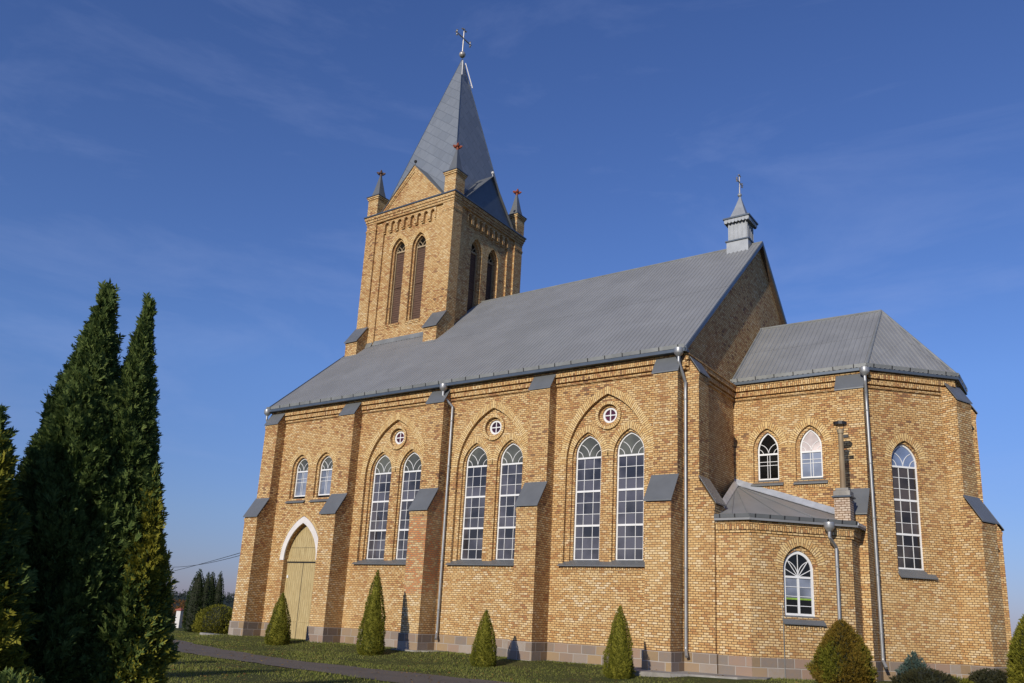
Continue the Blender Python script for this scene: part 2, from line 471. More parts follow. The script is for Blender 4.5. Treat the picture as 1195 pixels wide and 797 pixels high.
class MB:
    def __init__(self):
        self.v, self.f, self.uv, self.mi = [], [], [], []
    def face(self, pts, uvs=None, mi=0):
        pts = [Vector(p) for p in pts]
        if uvs is None:
            n = Vector((0, 0, 0))
            for i in range(len(pts)):
                n += pts[i].cross(pts[(i + 1) % len(pts)])
            if n.length < 1e-12:
                return
            n.normalize()
            if abs(n.z) > 0.95:
                uvs = [(p.x, p.y) for p in pts]
            else:
                t = Vector((-n.y, n.x, 0)).normalized()
                s = n.cross(t)
                if s.z < 0:
                    s = -s
                uvs = [(p.dot(t), p.dot(s)) for p in pts]
        k = len(self.v)
        self.v += [tuple(p) for p in pts]
        self.f.append(list(range(k, k + len(pts))))
        self.uv.append(list(uvs))
        self.mi.append(mi)
    def panel(self, pl, outer, holes=(), d=0.0, mi=0, off=(0, 0)):
        loops = [outer] + list(holes)
        flat = [p for l in loops for p in l]
        tris = tessellate_polygon([[Vector((p[0], p[1], 0)) for p in l] for l in loops])
        for tri in tris:
            q = [flat[i] for i in tri]
            a = (q[1][0] - q[0][0]) * (q[2][1] - q[0][1]) - (q[2][0] - q[0][0]) * (q[1][1] - q[0][1])
            if abs(a) < 1e-9:
                continue
            if a < 0:
                q = [q[0], q[2], q[1]]
            self.face([pl(p[0], p[1], d) for p in q], [(p[0] + off[0], p[1] + off[1]) for p in q], mi)
    def reveal(self, pl, loop, d0, d1, mi=0, skip_bottom=False):
        """jamb faces along a loop from depth d0 (front) to d1 (back)"""
        s = 0.0
        n = len(loop)
        for i in range(n):
            a, b = loop[i], loop[(i + 1) % n]
            ln = math.hypot(b[0] - a[0], b[1] - a[1])
            if skip_bottom and abs(a[1] - b[1]) < 1e-6 and abs(a[1] - min(p[1] for p in loop)) < 1e-6:
                s += ln
                continue
            vert = abs(a[0] - b[0]) < 1e-6
            va, vb = (a[1], b[1]) if vert else (s, s + ln)
            self.face([pl(a[0], a[1], d0), pl(b[0], b[1], d0), pl(b[0], b[1], d1), pl(a[0], a[1], d1)],
                      [(d0, va), (d0, vb), (d1, vb), (d1, va)], mi)
            s += ln
    def prism(self, pl, loop, d0, d1, mi=0, back=False):
        self.panel(pl, loop, (), d1, mi)
        self.reveal(pl, loop, d1, d0, mi)
        if back:
            self.panel(pl, loop, (), d0, mi)
    def box(self, pl, t0, t1, z0, z1, d0, d1, mi=0, soldier=False):
        P = lambda t, z, d: pl(t, z, d)
        def q(a, b, c, e, uv):
            self.face([a, b, c, e], uv, mi)
        fl = (lambda t, z: (z, t)) if soldier else (lambda t, z: (t, z))
        q(P(t0, z0, d1), P(t1, z0, d1), P(t1, z1, d1), P(t0, z1, d1), [fl(t0, z0), fl(t1, z0), fl(t1, z1), fl(t0, z1)])
        q(P(t1, z0, d0), P(t0, z0, d0), P(t0, z1, d0), P(t1, z1, d0), [fl(t1, z0), fl(t0, z0), fl(t0, z1), fl(t1, z1)])
        q(P(t1, z0, d1), P(t1, z0, d0), P(t1, z1, d0), P(t1, z1, d1), [(d1, z0), (d0, z0), (d0, z1), (d1, z1)])
        q(P(t0, z0, d0), P(t0, z0, d1), P(t0, z1, d1), P(t0, z1, d0), [(d0, z0), (d1, z0), (d1, z1), (d0, z1)])
        q(P(t0, z1, d1), P(t1, z1, d1), P(t1, z1, d0), P(t0, z1, d0), [(t0, d1), (t1, d1), (t1, d0), (t0, d0)])
        q(P(t0, z0, d0), P(t1, z0, d0), P(t1, z0, d1), P(t0, z0, d1), [(t0, d0), (t1, d0), (t1, d1), (t0, d1)])
    def side_prism(self, pl, prof, t0, t1, mi=0):
        """profile in (d, z), swept from t0 to t1"""
        a = sum(prof[i][0] * prof[(i + 1) % len(prof)][1] - prof[(i + 1) % len(prof)][0] * prof[i][1] for i in range(len(prof)))
        if a < 0:
            prof = prof[::-1]
        self.face([pl(t1, z, d) for d, z in reversed(prof)], [(-d, z) for d, z in reversed(prof)], mi)
        self.face([pl(t0, z, d) for d, z in prof], [(d, z) for d, z in prof], mi)
        n = len(prof)
        for i in range(n):
            (d0, z0), (d1, z1) = prof[i], prof[(i + 1) % n]
            va, vb = (z0, z1) if abs(z1 - z0) > 1e-6 else (d0, d1)
            self.face([pl(t0, z0, d0), pl(t1, z0, d0), pl(t1, z1, d1), pl(t0, z1, d1)], [(t0, va), (t1, va), (t1, vb), (t0, vb)], mi)
    def tube(self, pts, r, n=10, mi=0, cap=True):
        pts = [Vector(p) for p in pts]
        rs = r if isinstance(r, (list, tuple)) else [r] * len(pts)
        rings = []
        for i, p in enumerate(pts):
            d = (pts[min(i + 1, len(pts) - 1)] - pts[max(i - 1, 0)]).normalized()
            ref = Vector((0, 0, 1)) if abs(d.z) < 0.9 else Vector((1, 0, 0))
            a = d.cross(ref).normalized()
            b = d.cross(a)
            rings.append([p + (a * math.cos(2 * math.pi * k / n) + b * math.sin(2 * math.pi * k / n)) * rs[i] for k in range(n)])
        for i in range(len(rings) - 1):
            for k in range(n):
                self.face([rings[i][k], rings[i][(k + 1) % n], rings[i + 1][(k + 1) % n], rings[i + 1][k]], mi=mi)
        if cap:
            self.face(rings[0][::-1], mi=mi)
            self.face(rings[-1], mi=mi)
    def lathe(self, c, prof, n=16, mi=0, rot=0.0):
        c = Vector(c)
        for i in range(len(prof) - 1):
            (r0, z0), (r1, z1) = prof[i], prof[i + 1]
            for k in range(n):
                a0, a1 = rot + 2 * math.pi * k / n, rot + 2 * math.pi * (k + 1) / n
                p = [c + Vector((r0 * math.cos(a0), r0 * math.sin(a0), z0)), c + Vector((r0 * math.cos(a1), r0 * math.sin(a1), z0)),
                     c + Vector((r1 * math.cos(a1), r1 * math.sin(a1), z1)), c + Vector((r1 * math.cos(a0), r1 * math.sin(a0), z1))]
                if r0 < 1e-6:
                    p = [p[0], p[2], p[3]]
                elif r1 < 1e-6:
                    p = p[:3]
                self.face(p, mi=mi)
    def build(self, name, mats, parent=None, smooth=False, weld=0.0008, bevel=0.0):
        me = bpy.data.meshes.new(name)
        me.from_pydata(self.v, [], self.f)
        uvl = me.uv_layers.new(name='UVMap')
        uvl.data.foreach_set('uv', [c for f in self.uv for u in f for c in u])
        me.polygons.foreach_set('material_index', self.mi)
        if not isinstance(mats, (list, tuple)):
            mats = [mats]
        for m in mats:
            me.materials.append(m)
        bm = bmesh.new()
        bm.from_mesh(me)
        if weld > 0:
            bmesh.ops.remove_doubles(bm, verts=bm.verts, dist=weld)
        if smooth:
            for f in bm.faces:
                f.smooth = True
        bm.to_mesh(me)
        bm.free()
        o = bpy.data.objects.new(name, me)
        col.objects.link(o)
        if smooth:
            try:
                me.set_sharp_from_angle(angle=R(40))
            except Exception:
                pass
        if parent is not None:
            o.parent = parent
        if bevel:
            bv = o.modifiers.new('bevel', 'BEVEL')
            bv.width = bevel
            bv.segments = 2
            bv.limit_method = 'ANGLE'
        return o

def thing(name, label, cat, loc=(0, 0, 0), group=None):
    o = bpy.data.objects.new(name, None)
    col.objects.link(o)
    o.location = loc
    tag(o, label, cat, group)
    return o

def tag(o, label=None, cat=None, group=None, kind=None):
    if label:
        o['label'] = label
    if cat:
        o['category'] = cat
    if group:
        o['group'] = group
    if kind:
        o['kind'] = kind
    return o

def rect(t0, t1, z0, z1):
    return [(t0, z0), (t1, z0), (t1, z1), (t0, z1)]

def arch(c, hw, z0, zs, za, n=9):
    """pointed arch outline, counter-clockwise from bottom left"""
    h = za - zs
    r = (hw * hw + h * h) / (2 * hw)
    th = math.atan2(h, r - hw)
    pts = [(c - hw, z0), (c + hw, z0)]
    for i in range(n + 1):
        a = th * i / n
        pts.append((c + hw - r + r * math.cos(a), zs + r * math.sin(a)))
    for i in range(n - 1, -1, -1):
        a = th * i / n
        pts.append((c - hw + r - r * math.cos(a), zs + r * math.sin(a)))
    return pts

def circ(c, z, r, n=28):
    return [(c + r * math.cos(2 * math.pi * i / n), z + r * math.sin(2 * math.pi * i / n)) for i in range(n)]

def voussoirs(mb, pl, c, hw, zs, za, w, d, mi=1, n=14, leg=0.0, uoff=0.01):
    """ring of bricks on edge round a pointed arch, a hair proud of the wall"""
    h = za - zs
    r = (hw * hw + h * h) / (2 * hw)
    for sgn in (1, -1):
        cx = hw - r
        thi = math.atan2(h, r - hw)
        tho = math.acos(max(-1, min(1, (r - hw) / (r + w))))
        s0 = 0.0
        for i in range(n):
            a0, a1 = i / n, (i + 1) / n
            pi0 = (cx + r * math.cos(thi * a0), zs + r * math.sin(thi * a0))
            pi1 = (cx + r * math.cos(thi * a1), zs + r * math.sin(thi * a1))
            po0 = (cx + (r + w) * math.cos(tho * a0), zs + (r + w) * math.sin(tho * a0))
            po1 = (cx + (r + w) * math.cos(tho * a1), zs + (r + w) * math.sin(tho * a1))
            ds = (r + w * 0.5) * thi / n
            pts = [pi0, po0, po1, pi1]
            uv = [(uoff, s0), (uoff + w, s0), (uoff + w, s0 + ds), (uoff, s0 + ds)]
            if sgn < 0:
                pts = [(-p[0], p[1]) for p in pts][::-1]
                uv = uv[::-1]
            mb.face([pl(c + p[0], p[1], d) for p in pts], uv, mi)
            s0 += ds

def voussoir_circle(mb, pl, c, z, r, w, d, mi=1, n=40):
    ds = 2 * math.pi * (r + w / 2) / n
    for i in range(n):
        a0, a1 = 2 * math.pi * i / n, 2 * math.pi * (i + 1) / n
        mb.face([pl(c + r * math.cos(a0), z + r * math.sin(a0), d), pl(c + (r + w) * math.cos(a0), z + (r + w) * math.sin(a0), d),
                 pl(c + (r + w) * math.cos(a1), z + (r + w) * math.sin(a1), d), pl(c + r * math.cos(a1), z + r * math.sin(a1), d)],
                [(0.0, ds * i), (w, ds * i), (w, ds * (i + 1)), (0.0, ds * (i + 1))], mi)

def strip_bar(mb, pl, pts, w, d0, d1, mi=0):
    """flat bar of width w following 2D points on a wall plane"""
    for i in range(len(pts) - 1):
        (x0, z0), (x1, z1) = pts[i], pts[i + 1]
        l = math.hypot(x1 - x0, z1 - z0)
        if l < 1e-6:
            continue
        nx, nz = -(z1 - z0) / l * w / 2, (x1 - x0) / l * w / 2
        q = [(x0 - nx, z0 - nz), (x1 - nx, z1 - nz), (x1 + nx, z1 + nz), (x0 + nx, z0 + nz)]
        mb.prism(pl, q, d0, d1, mi)

# ------------------------------------------------------------------ windows
def inside_arch(x, z, c, hw, zs, za):
    h = za - zs
    r = (hw * hw + h * h) / (2 * hw)
    if z <= zs:
        return abs(x - c) <= hw
    return math.hypot(x - (c + hw - r), z - zs) <= r and math.hypot(x - (c - hw + r), z - zs) <= r

def window(pl, parent, c, hw, z0, zs, za, d, style, glass='glass', head='glass_head', label=None, fr=0.055, name='window', tdrop=0.11):
    """frame with its bars; panes are a child"""
    mb = MB()
    ou = arch(c, hw, z0, zs, za)
    inn = arch(c, hw - fr, z0 + fr, zs, za - fr * 1.25)
    mb.panel(pl, ou, [inn], d)
    mb.reveal(pl, inn, d, d - 0.05)
    tz = zs - tdrop
    mb.box(pl, c - hw + fr, c + hw - fr, tz - 0.045, tz + 0.02, d - 0.04, d + 0.006)
    def bar_v(x, a, b, w=0.019):
        mb.box(pl, x - w / 2, x + w / 2, a, b, d - 0.04, d - 0.008)
    def bar_h(z, w=0.019, dd=-0.010):
        mb.box(pl, c - hw + fr, c + hw - fr, z - w / 2, z + w / 2, d - 0.04, d + dd)
    # tracery of the head: arcs struck from both springings
    for sg in (1, -1):
        for rr in ((hw, hw * 0.5) if style != 'fan' else (hw,)):
            pts = []
            for i in range(15):
                a = i * math.pi / 2 / 14 * 1.15
                p = (c + sg * (hw - rr * math.cos(a)), tz + rr * math.sin(a))
                if inside_arch(p[0], p[1], c, hw - fr * 0.6, zs, za - fr * 0.6):
                    pts.append(p)
            strip_bar(mb, pl, pts, 0.021, d - 0.04, d - 0.012)
    if style == 'lancet':
        p = (tz - z0) / 3.0
        for k in (1, 2):
            mb.box(pl, c - hw + fr, c + hw - fr, z0 + p * k - 0.035, z0 + p * k + 0.035, d - 0.04, d + 0.004)
        for k in range(3):
            for j in (1, 2):
                bar_h(z0 + p * k + p * j / 3.0)
        for s in (-1, 1):
            bar_v(c + s * (hw - fr) * 0.40, z0 + fr, tz - 0.04)
    elif style == 'small':
        for s in (-1, 1):
            bar_v(c + s * 0.045, z0 + fr, tz - 0.04)
        bar_h(z0 + (tz - z0) * 0.70)
        bar_h(z0 + (tz - z0) * 0.56)
    elif style == 'fan':
        bar_v(c, z0 + fr, tz - 0.04, 0.075)
        for k in (0.26, 0.5, 0.74):
            bar_h(z0 + (tz - z0) * k)
        for a in (90, 55, 125, 28, 152):
            q = Vector((math.cos(R(a)), math.sin(R(a))))
            e = 0.1
            while inside_arch(c + q.x * e, tz + q.y * e, c, hw - fr, zs, za - fr):
                e += 0.02
            strip_bar(mb, pl, [(c, tz), (c + q.x * e, tz + q.y * e)], 0.022, d - 0.04, d - 0.014)
    o = mb.build(name, M['white'], parent)
    if label:
        o['label'] = label
    g = MB()
    zc = z0 + fr * .5 if style != 'fan' else z0 + (tz - z0) * 0.46
    if style == 'lancet':
        us = [c - hw + fr * .5, c - (hw - fr) * .4, c + (hw - fr) * .4, c + hw - fr * .5]
        vs = [z0 + fr * .5] + [z0 + (tz - z0) * q / 9 for q in range(1, 9)] + [tz - .01]
    else:
        us = [c - hw + fr * .5, c, c + hw - fr * .5]
        vs = [zc, zc + (tz - zc) * .55, tz - .01]
    for a0, a1 in zip(us[:-1], us[1:]):
        for b0, b1 in zip(vs[:-1], vs[1:]):
            e = [random.uniform(-.005, .005) for _ in range(3)]
            e.append(e[0] + e[2] - e[1])
            g.face([pl(a0, b0, d - .03 + e[0]), pl(a1, b0, d - .03 + e[1]), pl(a1, b1, d - .03 + e[2]), pl(a0, b1, d - .03 + e[3])])
    g.build('pane', M[glass], o, weld=0.0)
    if style == 'fan':
        g = MB()
        g.panel(pl, rect(c - hw + fr * .5, c + hw - fr * .5, z0 + fr * .5, zc), (), d - 0.03)
        g.build('pane', M['glass_dark'], o)
        g = MB()
        g.box(pl, c - hw + fr, c + hw - fr, zc - 0.055, zc, d - 0.035, d - 0.024)
        g.build('curtain_hem', M['green'], o)
    g = MB()
    hd = [p for p in arch(c, hw - fr * .5, tz - .01, zs, za - fr * .5)]
    g.panel(pl, hd, (), d - 0.03)
    g.build('pane', M[head], o)
    return o

def oculus(pl, parent, c, z, r, d):
    mb = MB()
    mb.panel(pl, circ(c, z, r), [circ(c, z, r * 0.72)], d)
    mb.reveal(pl, circ(c, z, r * 0.72), d, d - 0.05)
    mb.box(pl, c - r * .74, c + r * .74, z - 0.02, z + 0.02, d - 0.04, d - 0.008)
    mb.box(pl, c - 0.02, c + 0.02, z - r * .74, z + r * .74, d - 0.04, d - 0.010)
    o = mb.build('round_window', M['white'], parent)
    g = MB()
    g.panel(pl, circ(c, z, r * 0.8), (), d - 0.03)
    g.build('pane', M['glass_red'], o)
    return o

def sill(pl, parent, t0, t1, z, d_in, drop=0.17, out=0.11):
    mb = MB()
    prof = [(d_in, z + drop), (out, z), (out, z - 0.035), (out - 0.012, z - 0.035), (out - 0.012, z - 0.012), (d_in, z + drop - 0.02)]
    mb.side_prism(pl, prof, t0, t1)
    return mb.build('window_sill', M['cap'], parent)

# ------------------------------------------------------------------ church
XW, XE, YA, W = -0.908, 20.871, 4.632, 16.158
DU, DL, BW = 0.486, 1.003, 0.908
ZP = 0.613
church = thing('church', 'yellow brick church with tall grey spire, pointed windows, buttresses and sheet metal roofs', 'church', (10, 8, 0))
def part(mb, name, mats, parent=None, **kw):
    o = mb.build(name, mats, None, **kw)
    p = parent if parent is not None else church
    o.parent = p
    o.matrix_parent_inverse = Matrix.Translation(-Vector(church.location)) if p is church else Matrix.Identity(4)
    return o
_b = MB.build
def build_in_church(self, name, mats, parent=None, **kw):
    o = _b(self, name, mats, None, **kw)
    if parent is not None:
        o.parent = parent
        if parent is church:
            o.matrix_parent_inverse = Matrix.Translation(-Vector(church.location))
    return o
MB.build = build_in_church

S = Plane((0, 0, 0), 0)
E_ = Plane((XE, 0, 0), R(90))
CH = Plane((0, YA, 0), 0)
XA = 25.78
AP = Plane((XA, YA, 0), R(45))
T45 = 3.42
VB = Vector((XA + T45 * math.sqrt(.5), YA + T45 * math.sqrt(.5), 0))
AE = Plane((VB.x, VB.y, 0), R(90))
WAE = W - 2 * VB.y

ZTOP = 10.62
# --- nave south wall with its recesses
mb = MB()
holes = []
BAYS = [5.2 * j + 2.19 for j in (1, 2, 3)]
DOOR_C = 2.08
n_arch = {}
for c in BAYS:
    n_arch[c] = arch(c + .02, 1.685, 3.36, 7.05, 9.54, 14)
    holes.append(n_arch[c])
SM = [1.40, 3.05]
sm_arch = [arch(c, 0.56, 6.28, 7.70, 8.39) for c in SM]
holes += sm_arch
door_out = arch(DOOR_C, 1.32, -0.35, 3.45, 5.42, 12)
door_low = [(DOOR_C - 1.09, -0.35), (DOOR_C + 1.09, -0.35), (DOOR_C + 1.09, 3.45)] + [p for p in arch(DOOR_C, 1.09, -0.35, 3.45, 5.14, 12)][3:]
door_in = arch(DOOR_C, 1.09, -0.35, 3.45, 5.14, 12)
outer = [(XW, 0.3), (DOOR_C - 1.09, 0.3), (DOOR_C - 1.09, 3.45)] + list(reversed(door_in[2:][1:-1])) + [(DOOR_C + 1.09, 3.45), (DOOR_C + 1.09, 0.3), (XE, 0.3), (XE, ZTOP), (XW, ZTOP)]
mb.panel(S, outer, holes, 0.0)
mb.reveal(S, door_in, 0.0, -0.26, skip_bottom=True)
for c in BAYS:
    cc = c + .02
    loop = n_arch[c]
    mb.reveal(S, loop, 0.0, -0.13)
    inner = [arch(cc + s * 0.86, 0.635, 3.37, 7.24, 8.19) for s in (-1, 1)]
    oc = circ(cc, 8.74, 0.53)
    mb.panel(S, loop, inner + [oc], -0.13)
    for s, l in zip((-1, 1), inner):
        mb.reveal(S, l, -0.13, -0.22)
        w2 = arch(cc + s * 0.86, 0.545, 3.38, 7.36, 8.09)
        mb.panel(S, l, [w2], -0.22)
        mb.reveal(S, w2, -0.22, -0.34)
        voussoirs(mb, S, cc + s * 0.86, 0.635, 7.24, 8.19, 0.25, -0.126)
    oc2 = circ(cc, 8.745, 0.41)
    mb.panel(S, oc, [oc2], -0.06)
    mb.reveal(S, oc, -0.13, -0.06)
    mb.reveal(S, oc2, -0.06, -0.20)
    oc3 = circ(cc, 8.77, 0.30)
    mb.panel(S, oc2, [oc3], -0.20)
    mb.reveal(S, oc3, -0.20, -0.28)
    voussoir_circle(mb, S, cc, 8.74, 0.415, 0.113, -0.056)
    voussoirs(mb, S, cc, 1.685, 7.05, 9.54, 0.27, 0.004, n=22)
    mb.box(S, cc - 1.74, cc + 1.70, 3.17, 3.30, -0.1, 0.028, soldier=True)
    mb.box(S, cc - 1.72, cc + 1.68, 3.10, 3.167, -0.1, 0.012)
for c, l in zip(SM, sm_arch):
    mb.reveal(S, l, 0.0, -0.10)
    l2 = arch(c, 0.44, 6.30, 7.72, 8.26)
    mb.panel(S, l, [l2], -0.10)
    mb.reveal(S, l2, -0.10, -0.24)
    voussoirs(mb, S, c, 0.56, 7.70, 8.39, 0.25, 0.004)
    mb.box(S, c - 0.66, c + 0.58, 5.96, 6.07, -0.1, 0.03, soldier=True)
# brick hood over the portal
voussoirs(mb, S, DOOR_C, 1.36, 3.45, 5.47, 0.13, 0.03, n=18)
mb.build('nave_south_wall', [M['brick'], M['brick_arch']], church)['label'] = 'long sunlit brick wall with tall recessed pointed arches'

# portal: white archivolt, brick jamb lining, door
mb = MB()
voussoirs(mb, S, DOOR_C, 1.09, 3.45, 5.14, 0.255, 0.035, n=20)
h = 5.14 - 3.45
mb2 = MB()
ri = arch(DOOR_C, 1.085, 3.45, 3.45, 5.135, 16)[2:]
ro = arch(DOOR_C, 1.345, 3.45, 3.45, 5.44, 16)[2:]
for i in range(len(ri) - 1):
    a, b_, c_, d_ = ro[i], ro[i + 1], ri[i + 1], ri[i]
    mb2.prism(S, [d_, a, b_, c_], -0.02, 0.04)
mb2.build('portal_arch', M['plaster'], church)['label'] = 'white plastered pointed band over the wooden door'
mb = MB()
mb.panel(S, arch(DOOR_C, 1.10, -0.32, 3.45, 5.15, 12), (), -0.25)
mb.box(S, DOOR_C - 0.012, DOOR_C + 0.012, -0.25, 3.4, -0.26, -0.242, 1)
mb.box(S, DOOR_C - 1.08, DOOR_C + 1.08, 3.40, 3.50, -0.25, -0.19, 0)
mb.box(S, DOOR_C - 1.08, DOOR_C + 1.08, 3.345, 3.40, -0.25, -0.215, 1)
mb.box(S, DOOR_C - 0.95, DOOR_C + 0.95, 4.02, 4.035, -0.26, -0.247, 1)
for s in (-1, 1):
    mb.box(S, DOOR_C + s * 0.55 - 0.45, DOOR_C + s * 0.55 + 0.45, 0.72, 0.76, -0.26, -0.232, 0)
door = mb.build('door', [M['wood'], M['dark']], church)
door['label'] = 'tall pointed door of yellow weathered boards'
mb = MB()
mb.box(S, DOOR_C - 1.0, DOOR_C - 0.92, 2.65, 2.78, -0.25, -0.21)
mb.build('handle', M['white'], door)

# plinths
mb = MB()
mb.box(S, XW - 0.05, DOOR_C - 1.12, -0.4, ZP, -0.3, 0.055)
mb.box(S, DOOR_C + 1.12, XE + 0.05, -0.4, ZP, -0.3, 0.055)
mb.build('plinth', M['granite'], church, bevel=0.012)

# cornices
def cornice(pl, t0, t1, ztop=10.60, dz=0.0, dd=0.0):
    c = MB()
    c.box(pl, t0, t1, ztop - 0.06 + dz, ztop + dz, -0.08, 0.215 + dd)
    c.box(pl, t0, t1, ztop - 0.235 + dz, ztop - 0.063 + dz, -0.08, 0.185 + dd, soldier=True)
    c.box(pl, t0, t1, ztop - 0.285 + dz, ztop - 0.238 + dz, -0.08, 0.085 + dd)
    c.box(pl, t0, t1, ztop - 0.45 + dz, ztop - 0.288 + dz, -0.08, 0.125 + dd, soldier=True)
    c.box(pl, t0, t1, ztop - 0.50 + dz, ztop - 0.453 + dz, -0.08, 0.035 + dd)
    c.box(pl, t0, t1, ztop - 0.575 + dz, ztop - 0.503 + dz, -0.08, 0.07 + dd)
    return c.build('cornice', M['brick'], church)
cornice(S, XW - 0.02, XE + 0.16)
cornice(E_, -0.175, YA + 0.05, dz=0.004, dd=-0.004)
cornice(CH, XE + 0.05, XA + 0.05, dz=-0.003)
cornice(AP, 0.02, T45 + 0.05, dz=-0.006, dd=-0.006)
cornice(AE, -0.03, WAE + 0.05, dz=-0.009, dd=-0.010)

# buttresses
def buttress(pl, t0, t1, lower_mat='brick', label=None, down=0.0):
    ZU, ZL = 9.90 - down, 5.34
    mb = MB()
    up = [(-0.05, 5.2), (DU, 5.2), (DU, ZU), (0.14, 10.43 - down), (-0.05, 10.43 - down)]
    mb.side_prism(pl, up, t0, t1, 0)
    low = [(-0.05, 0.4), (DL, 0.4), (DL, ZL), (DU - 0.05, 6.20), (-0.05, 6.20)]
    if lower_mat == 'brick':
        mb.side_prism(pl, low, t0 - 0.003, t1 + 0.003, 1)
    else:
        mb.side_prism(pl, [(-0.05, 0.4), (DL, 0.4), (DL, 2.1), (-0.05, 2.1)], t0 - 0.003, t1 + 0.003, 0)
        mb.side_prism(pl, [(-0.05, 2.1), (DL, 2.1), (DL, ZL), (DU - 0.05, 6.20), (-0.05, 6.20)], t0 - 0.003, t1 + 0.003, 1)
    for z, d, tt in ((ZU - 0.10, DU, 0.0), (ZL - 0.10, DL, 0.004)):
        mb.box(pl, t0 - 0.022, t1 + 0.022, z - 0.02, z + 0.06, d - 0.25, d + 0.03, 0)
        mb.box(pl, t0 - 0.012, t1 + 0.012, z - 0.10, z - 0.024, d - 0.25, d + 0.016, 0)
    o = mb.build('buttress', [M['brick'], M[lower_mat]], church)
    if label:
        o['label'] = label
    for (d0, z0, d1, z1) in ((DU + 0.07, ZU - 0.02, 0.13, 10.56 - down), (DL + 0.08, ZL + 0.0, DU - 0.0, 6.27)):
        c = MB()
        prof = [(d0, z0), (d0, z0 + 0.045), (d1, z1 + 0.045), (d1, z1)]
        c.side_prism(pl, prof, t0 - 0.05, t1 + 0.05)
        c.build('buttress_cap', M['cap'], o)
    c = MB()
    c.box(pl, t0 - 0.055, t1 + 0.055, -0.42, ZP + 0.004, -0.3, DL + 0.055)
    c.build('buttress_plinth', M['granite'], o, bevel=0.012)
    return o
for k in range(5):
    if k == 2:
        buttress(S, 5.2 * k - BW, 5.2 * k, 'brick_red', 'buttress with its lower stage patched in red brick')
    else:
        buttress(S, 5.2 * k - BW, 5.2 * k - (0.0 if k < 4 else 0.006))
buttress(E_, -0.006, 0.86)
buttress(CH, XA - BW, XA - 0.004)
for vy, ang in ((VB.y, 67.5), (W - VB.y, 112.5)):
    a_ = R(ang)
    pd = Plane((VB.x - 0.06 * math.sin(a_), vy + 0.06 * math.cos(a_), 0), a_)
    buttress(pd, -BW / 2, BW / 2, down=0.16)

# windows of the nave
for c in BAYS:
    for s in (-1, 1):
        window(S, church, c + .02 + s * 0.86, 0.545, 3.50, 7.36, 8.09, -0.30, 'lancet')
    oculus(S, church, c + .02, 8.77, 0.305, -0.25)
    sill(S, church, c - 1.80, c + 1.75, 3.31, -0.25, 0.215, 0.14)
for c in SM:
    window(S, church, c, 0.44, 6.41, 7.72, 8.26, -0.20, 'small', glass='glass_curtain')
    sill(S, church, c - 0.70, c + 0.60, 6.11, -0.18, 0.22)

# --- other nave walls
mb = MB()
ridge_y, ZR, EY = W / 2, 18.24, -0.42
slope = (ZR - 10.72) / (ridge_y - EY)
zr_at = lambda y: 10.72 + slope * (min(y, W - y) - EY) - 0.10
mb.panel(E_, [(0, 0.3), (W, 0.3), (W, zr_at(W)), (W / 2, zr_at(W / 2)), (0, zr_at(0))], (), 0.0)
mb.build('nave_east_wall', M['brick'], church)['label'] = 'east gable wall of the nave, lit at a grazing angle'
mb = MB()
Wp = Plane((XW, W, 0), R(-90))
mb.panel(Wp, [(0, 0.3), (W, 0.3), (W, zr_at(0)), (W / 2, zr_at(W / 2)), (0, zr_at(0))], (), 0.0)
Np = Plane((XE, W, 0), R(180))
mb.panel(Np, rect(0, XE - XW, 0.3, ZTOP), (), 0.0)
mb.build('nave_rear_wall', M['brick'], church)
mb = MB()
mb.box(E_, -0.05, W + 0.05, -0.4, ZP - 0.006, -0.3, 0.05)
mb.build('plinth', M['granite'], church, bevel=0.012)
mb = MB()
mb.box(Wp, -0.05, W + 0.05, -0.4, ZP - 0.006, -0.3, 0.05)
mb.build('plinth', M['granite'], church, bevel=0.012)
# sheet ledge on the east cornice
mb = MB()
mb.side_prism(E_, [(-0.05, 10.80), (0.17, 10.64), (0.17, 10.61), (-0.05, 10.61)], -0.30, YA + 0.02)
mb.build('ledge_flashing', M['trim'], church)

# --- corrugated roof facets
def corrugated(mb, o, tdir, udir, length, hmax, hmin=None, pitch=0.19, amp=0.028, lap=True, mi=0, segs=1):
    """profiled sheet: o eave start, tdir along eave, udir up the slope, hmax(s) slope length at s"""
    tdir, udir = Vector(tdir).normalized(), Vector(udir).normalized()
    n = tdir.cross(udir).normalized()
    prof = [(0.0, 0), (0.52, 0), (0.62, 1), (0.90, 1)]
    ss = []
    k = 0
    while True:
        done = False
        for f, a in prof:
            s = (k + f) * pitch
            if s > length:
                done = True
                break
            ss.append((s, a * amp))
        if done:
            break
        k += 1
    ss.append((length, 0))
    brk = getattr(hmax, 'breaks', [])
    for b_ in brk:
        ss.append((b_, 0))
    ss.sort()
    o = Vector(o)
    for (s0, a0), (s1, a1) in zip(ss[:-1], ss[1:]):
        if s1 - s0 < 1e-5:
            continue
        H0, H1 = hmax(s0), hmax(s1)
        if max(H0, H1) < 1e-3:
            continue
        cuts = [0.0, 0.52, 1.0] if lap else [0.0, 1.0]
        for q in range(len(cuts) - 1):
            lift0 = 0.018 if (lap and q == 0) else 0.0
            e0, e1 = cuts[q], cuts[q + 1]
            # the lower sheet tucks under the upper: upper one stands proud at its foot
            if q == 1:
                base = 0.005
            else:
                base = 0.0
            P = lambda s, a, hh, bb: o + tdir * s + udir * hh + n * (a + bb)
            mb.face([P(s0, a0, H0 * e0, base), P(s1, a1, H1 * e0, base), P(s1, a1, H1 * e1, base if q == 0 else 0.002), P(s0, a0, H0 * e1, base if q == 0 else 0.002)], mi=mi)

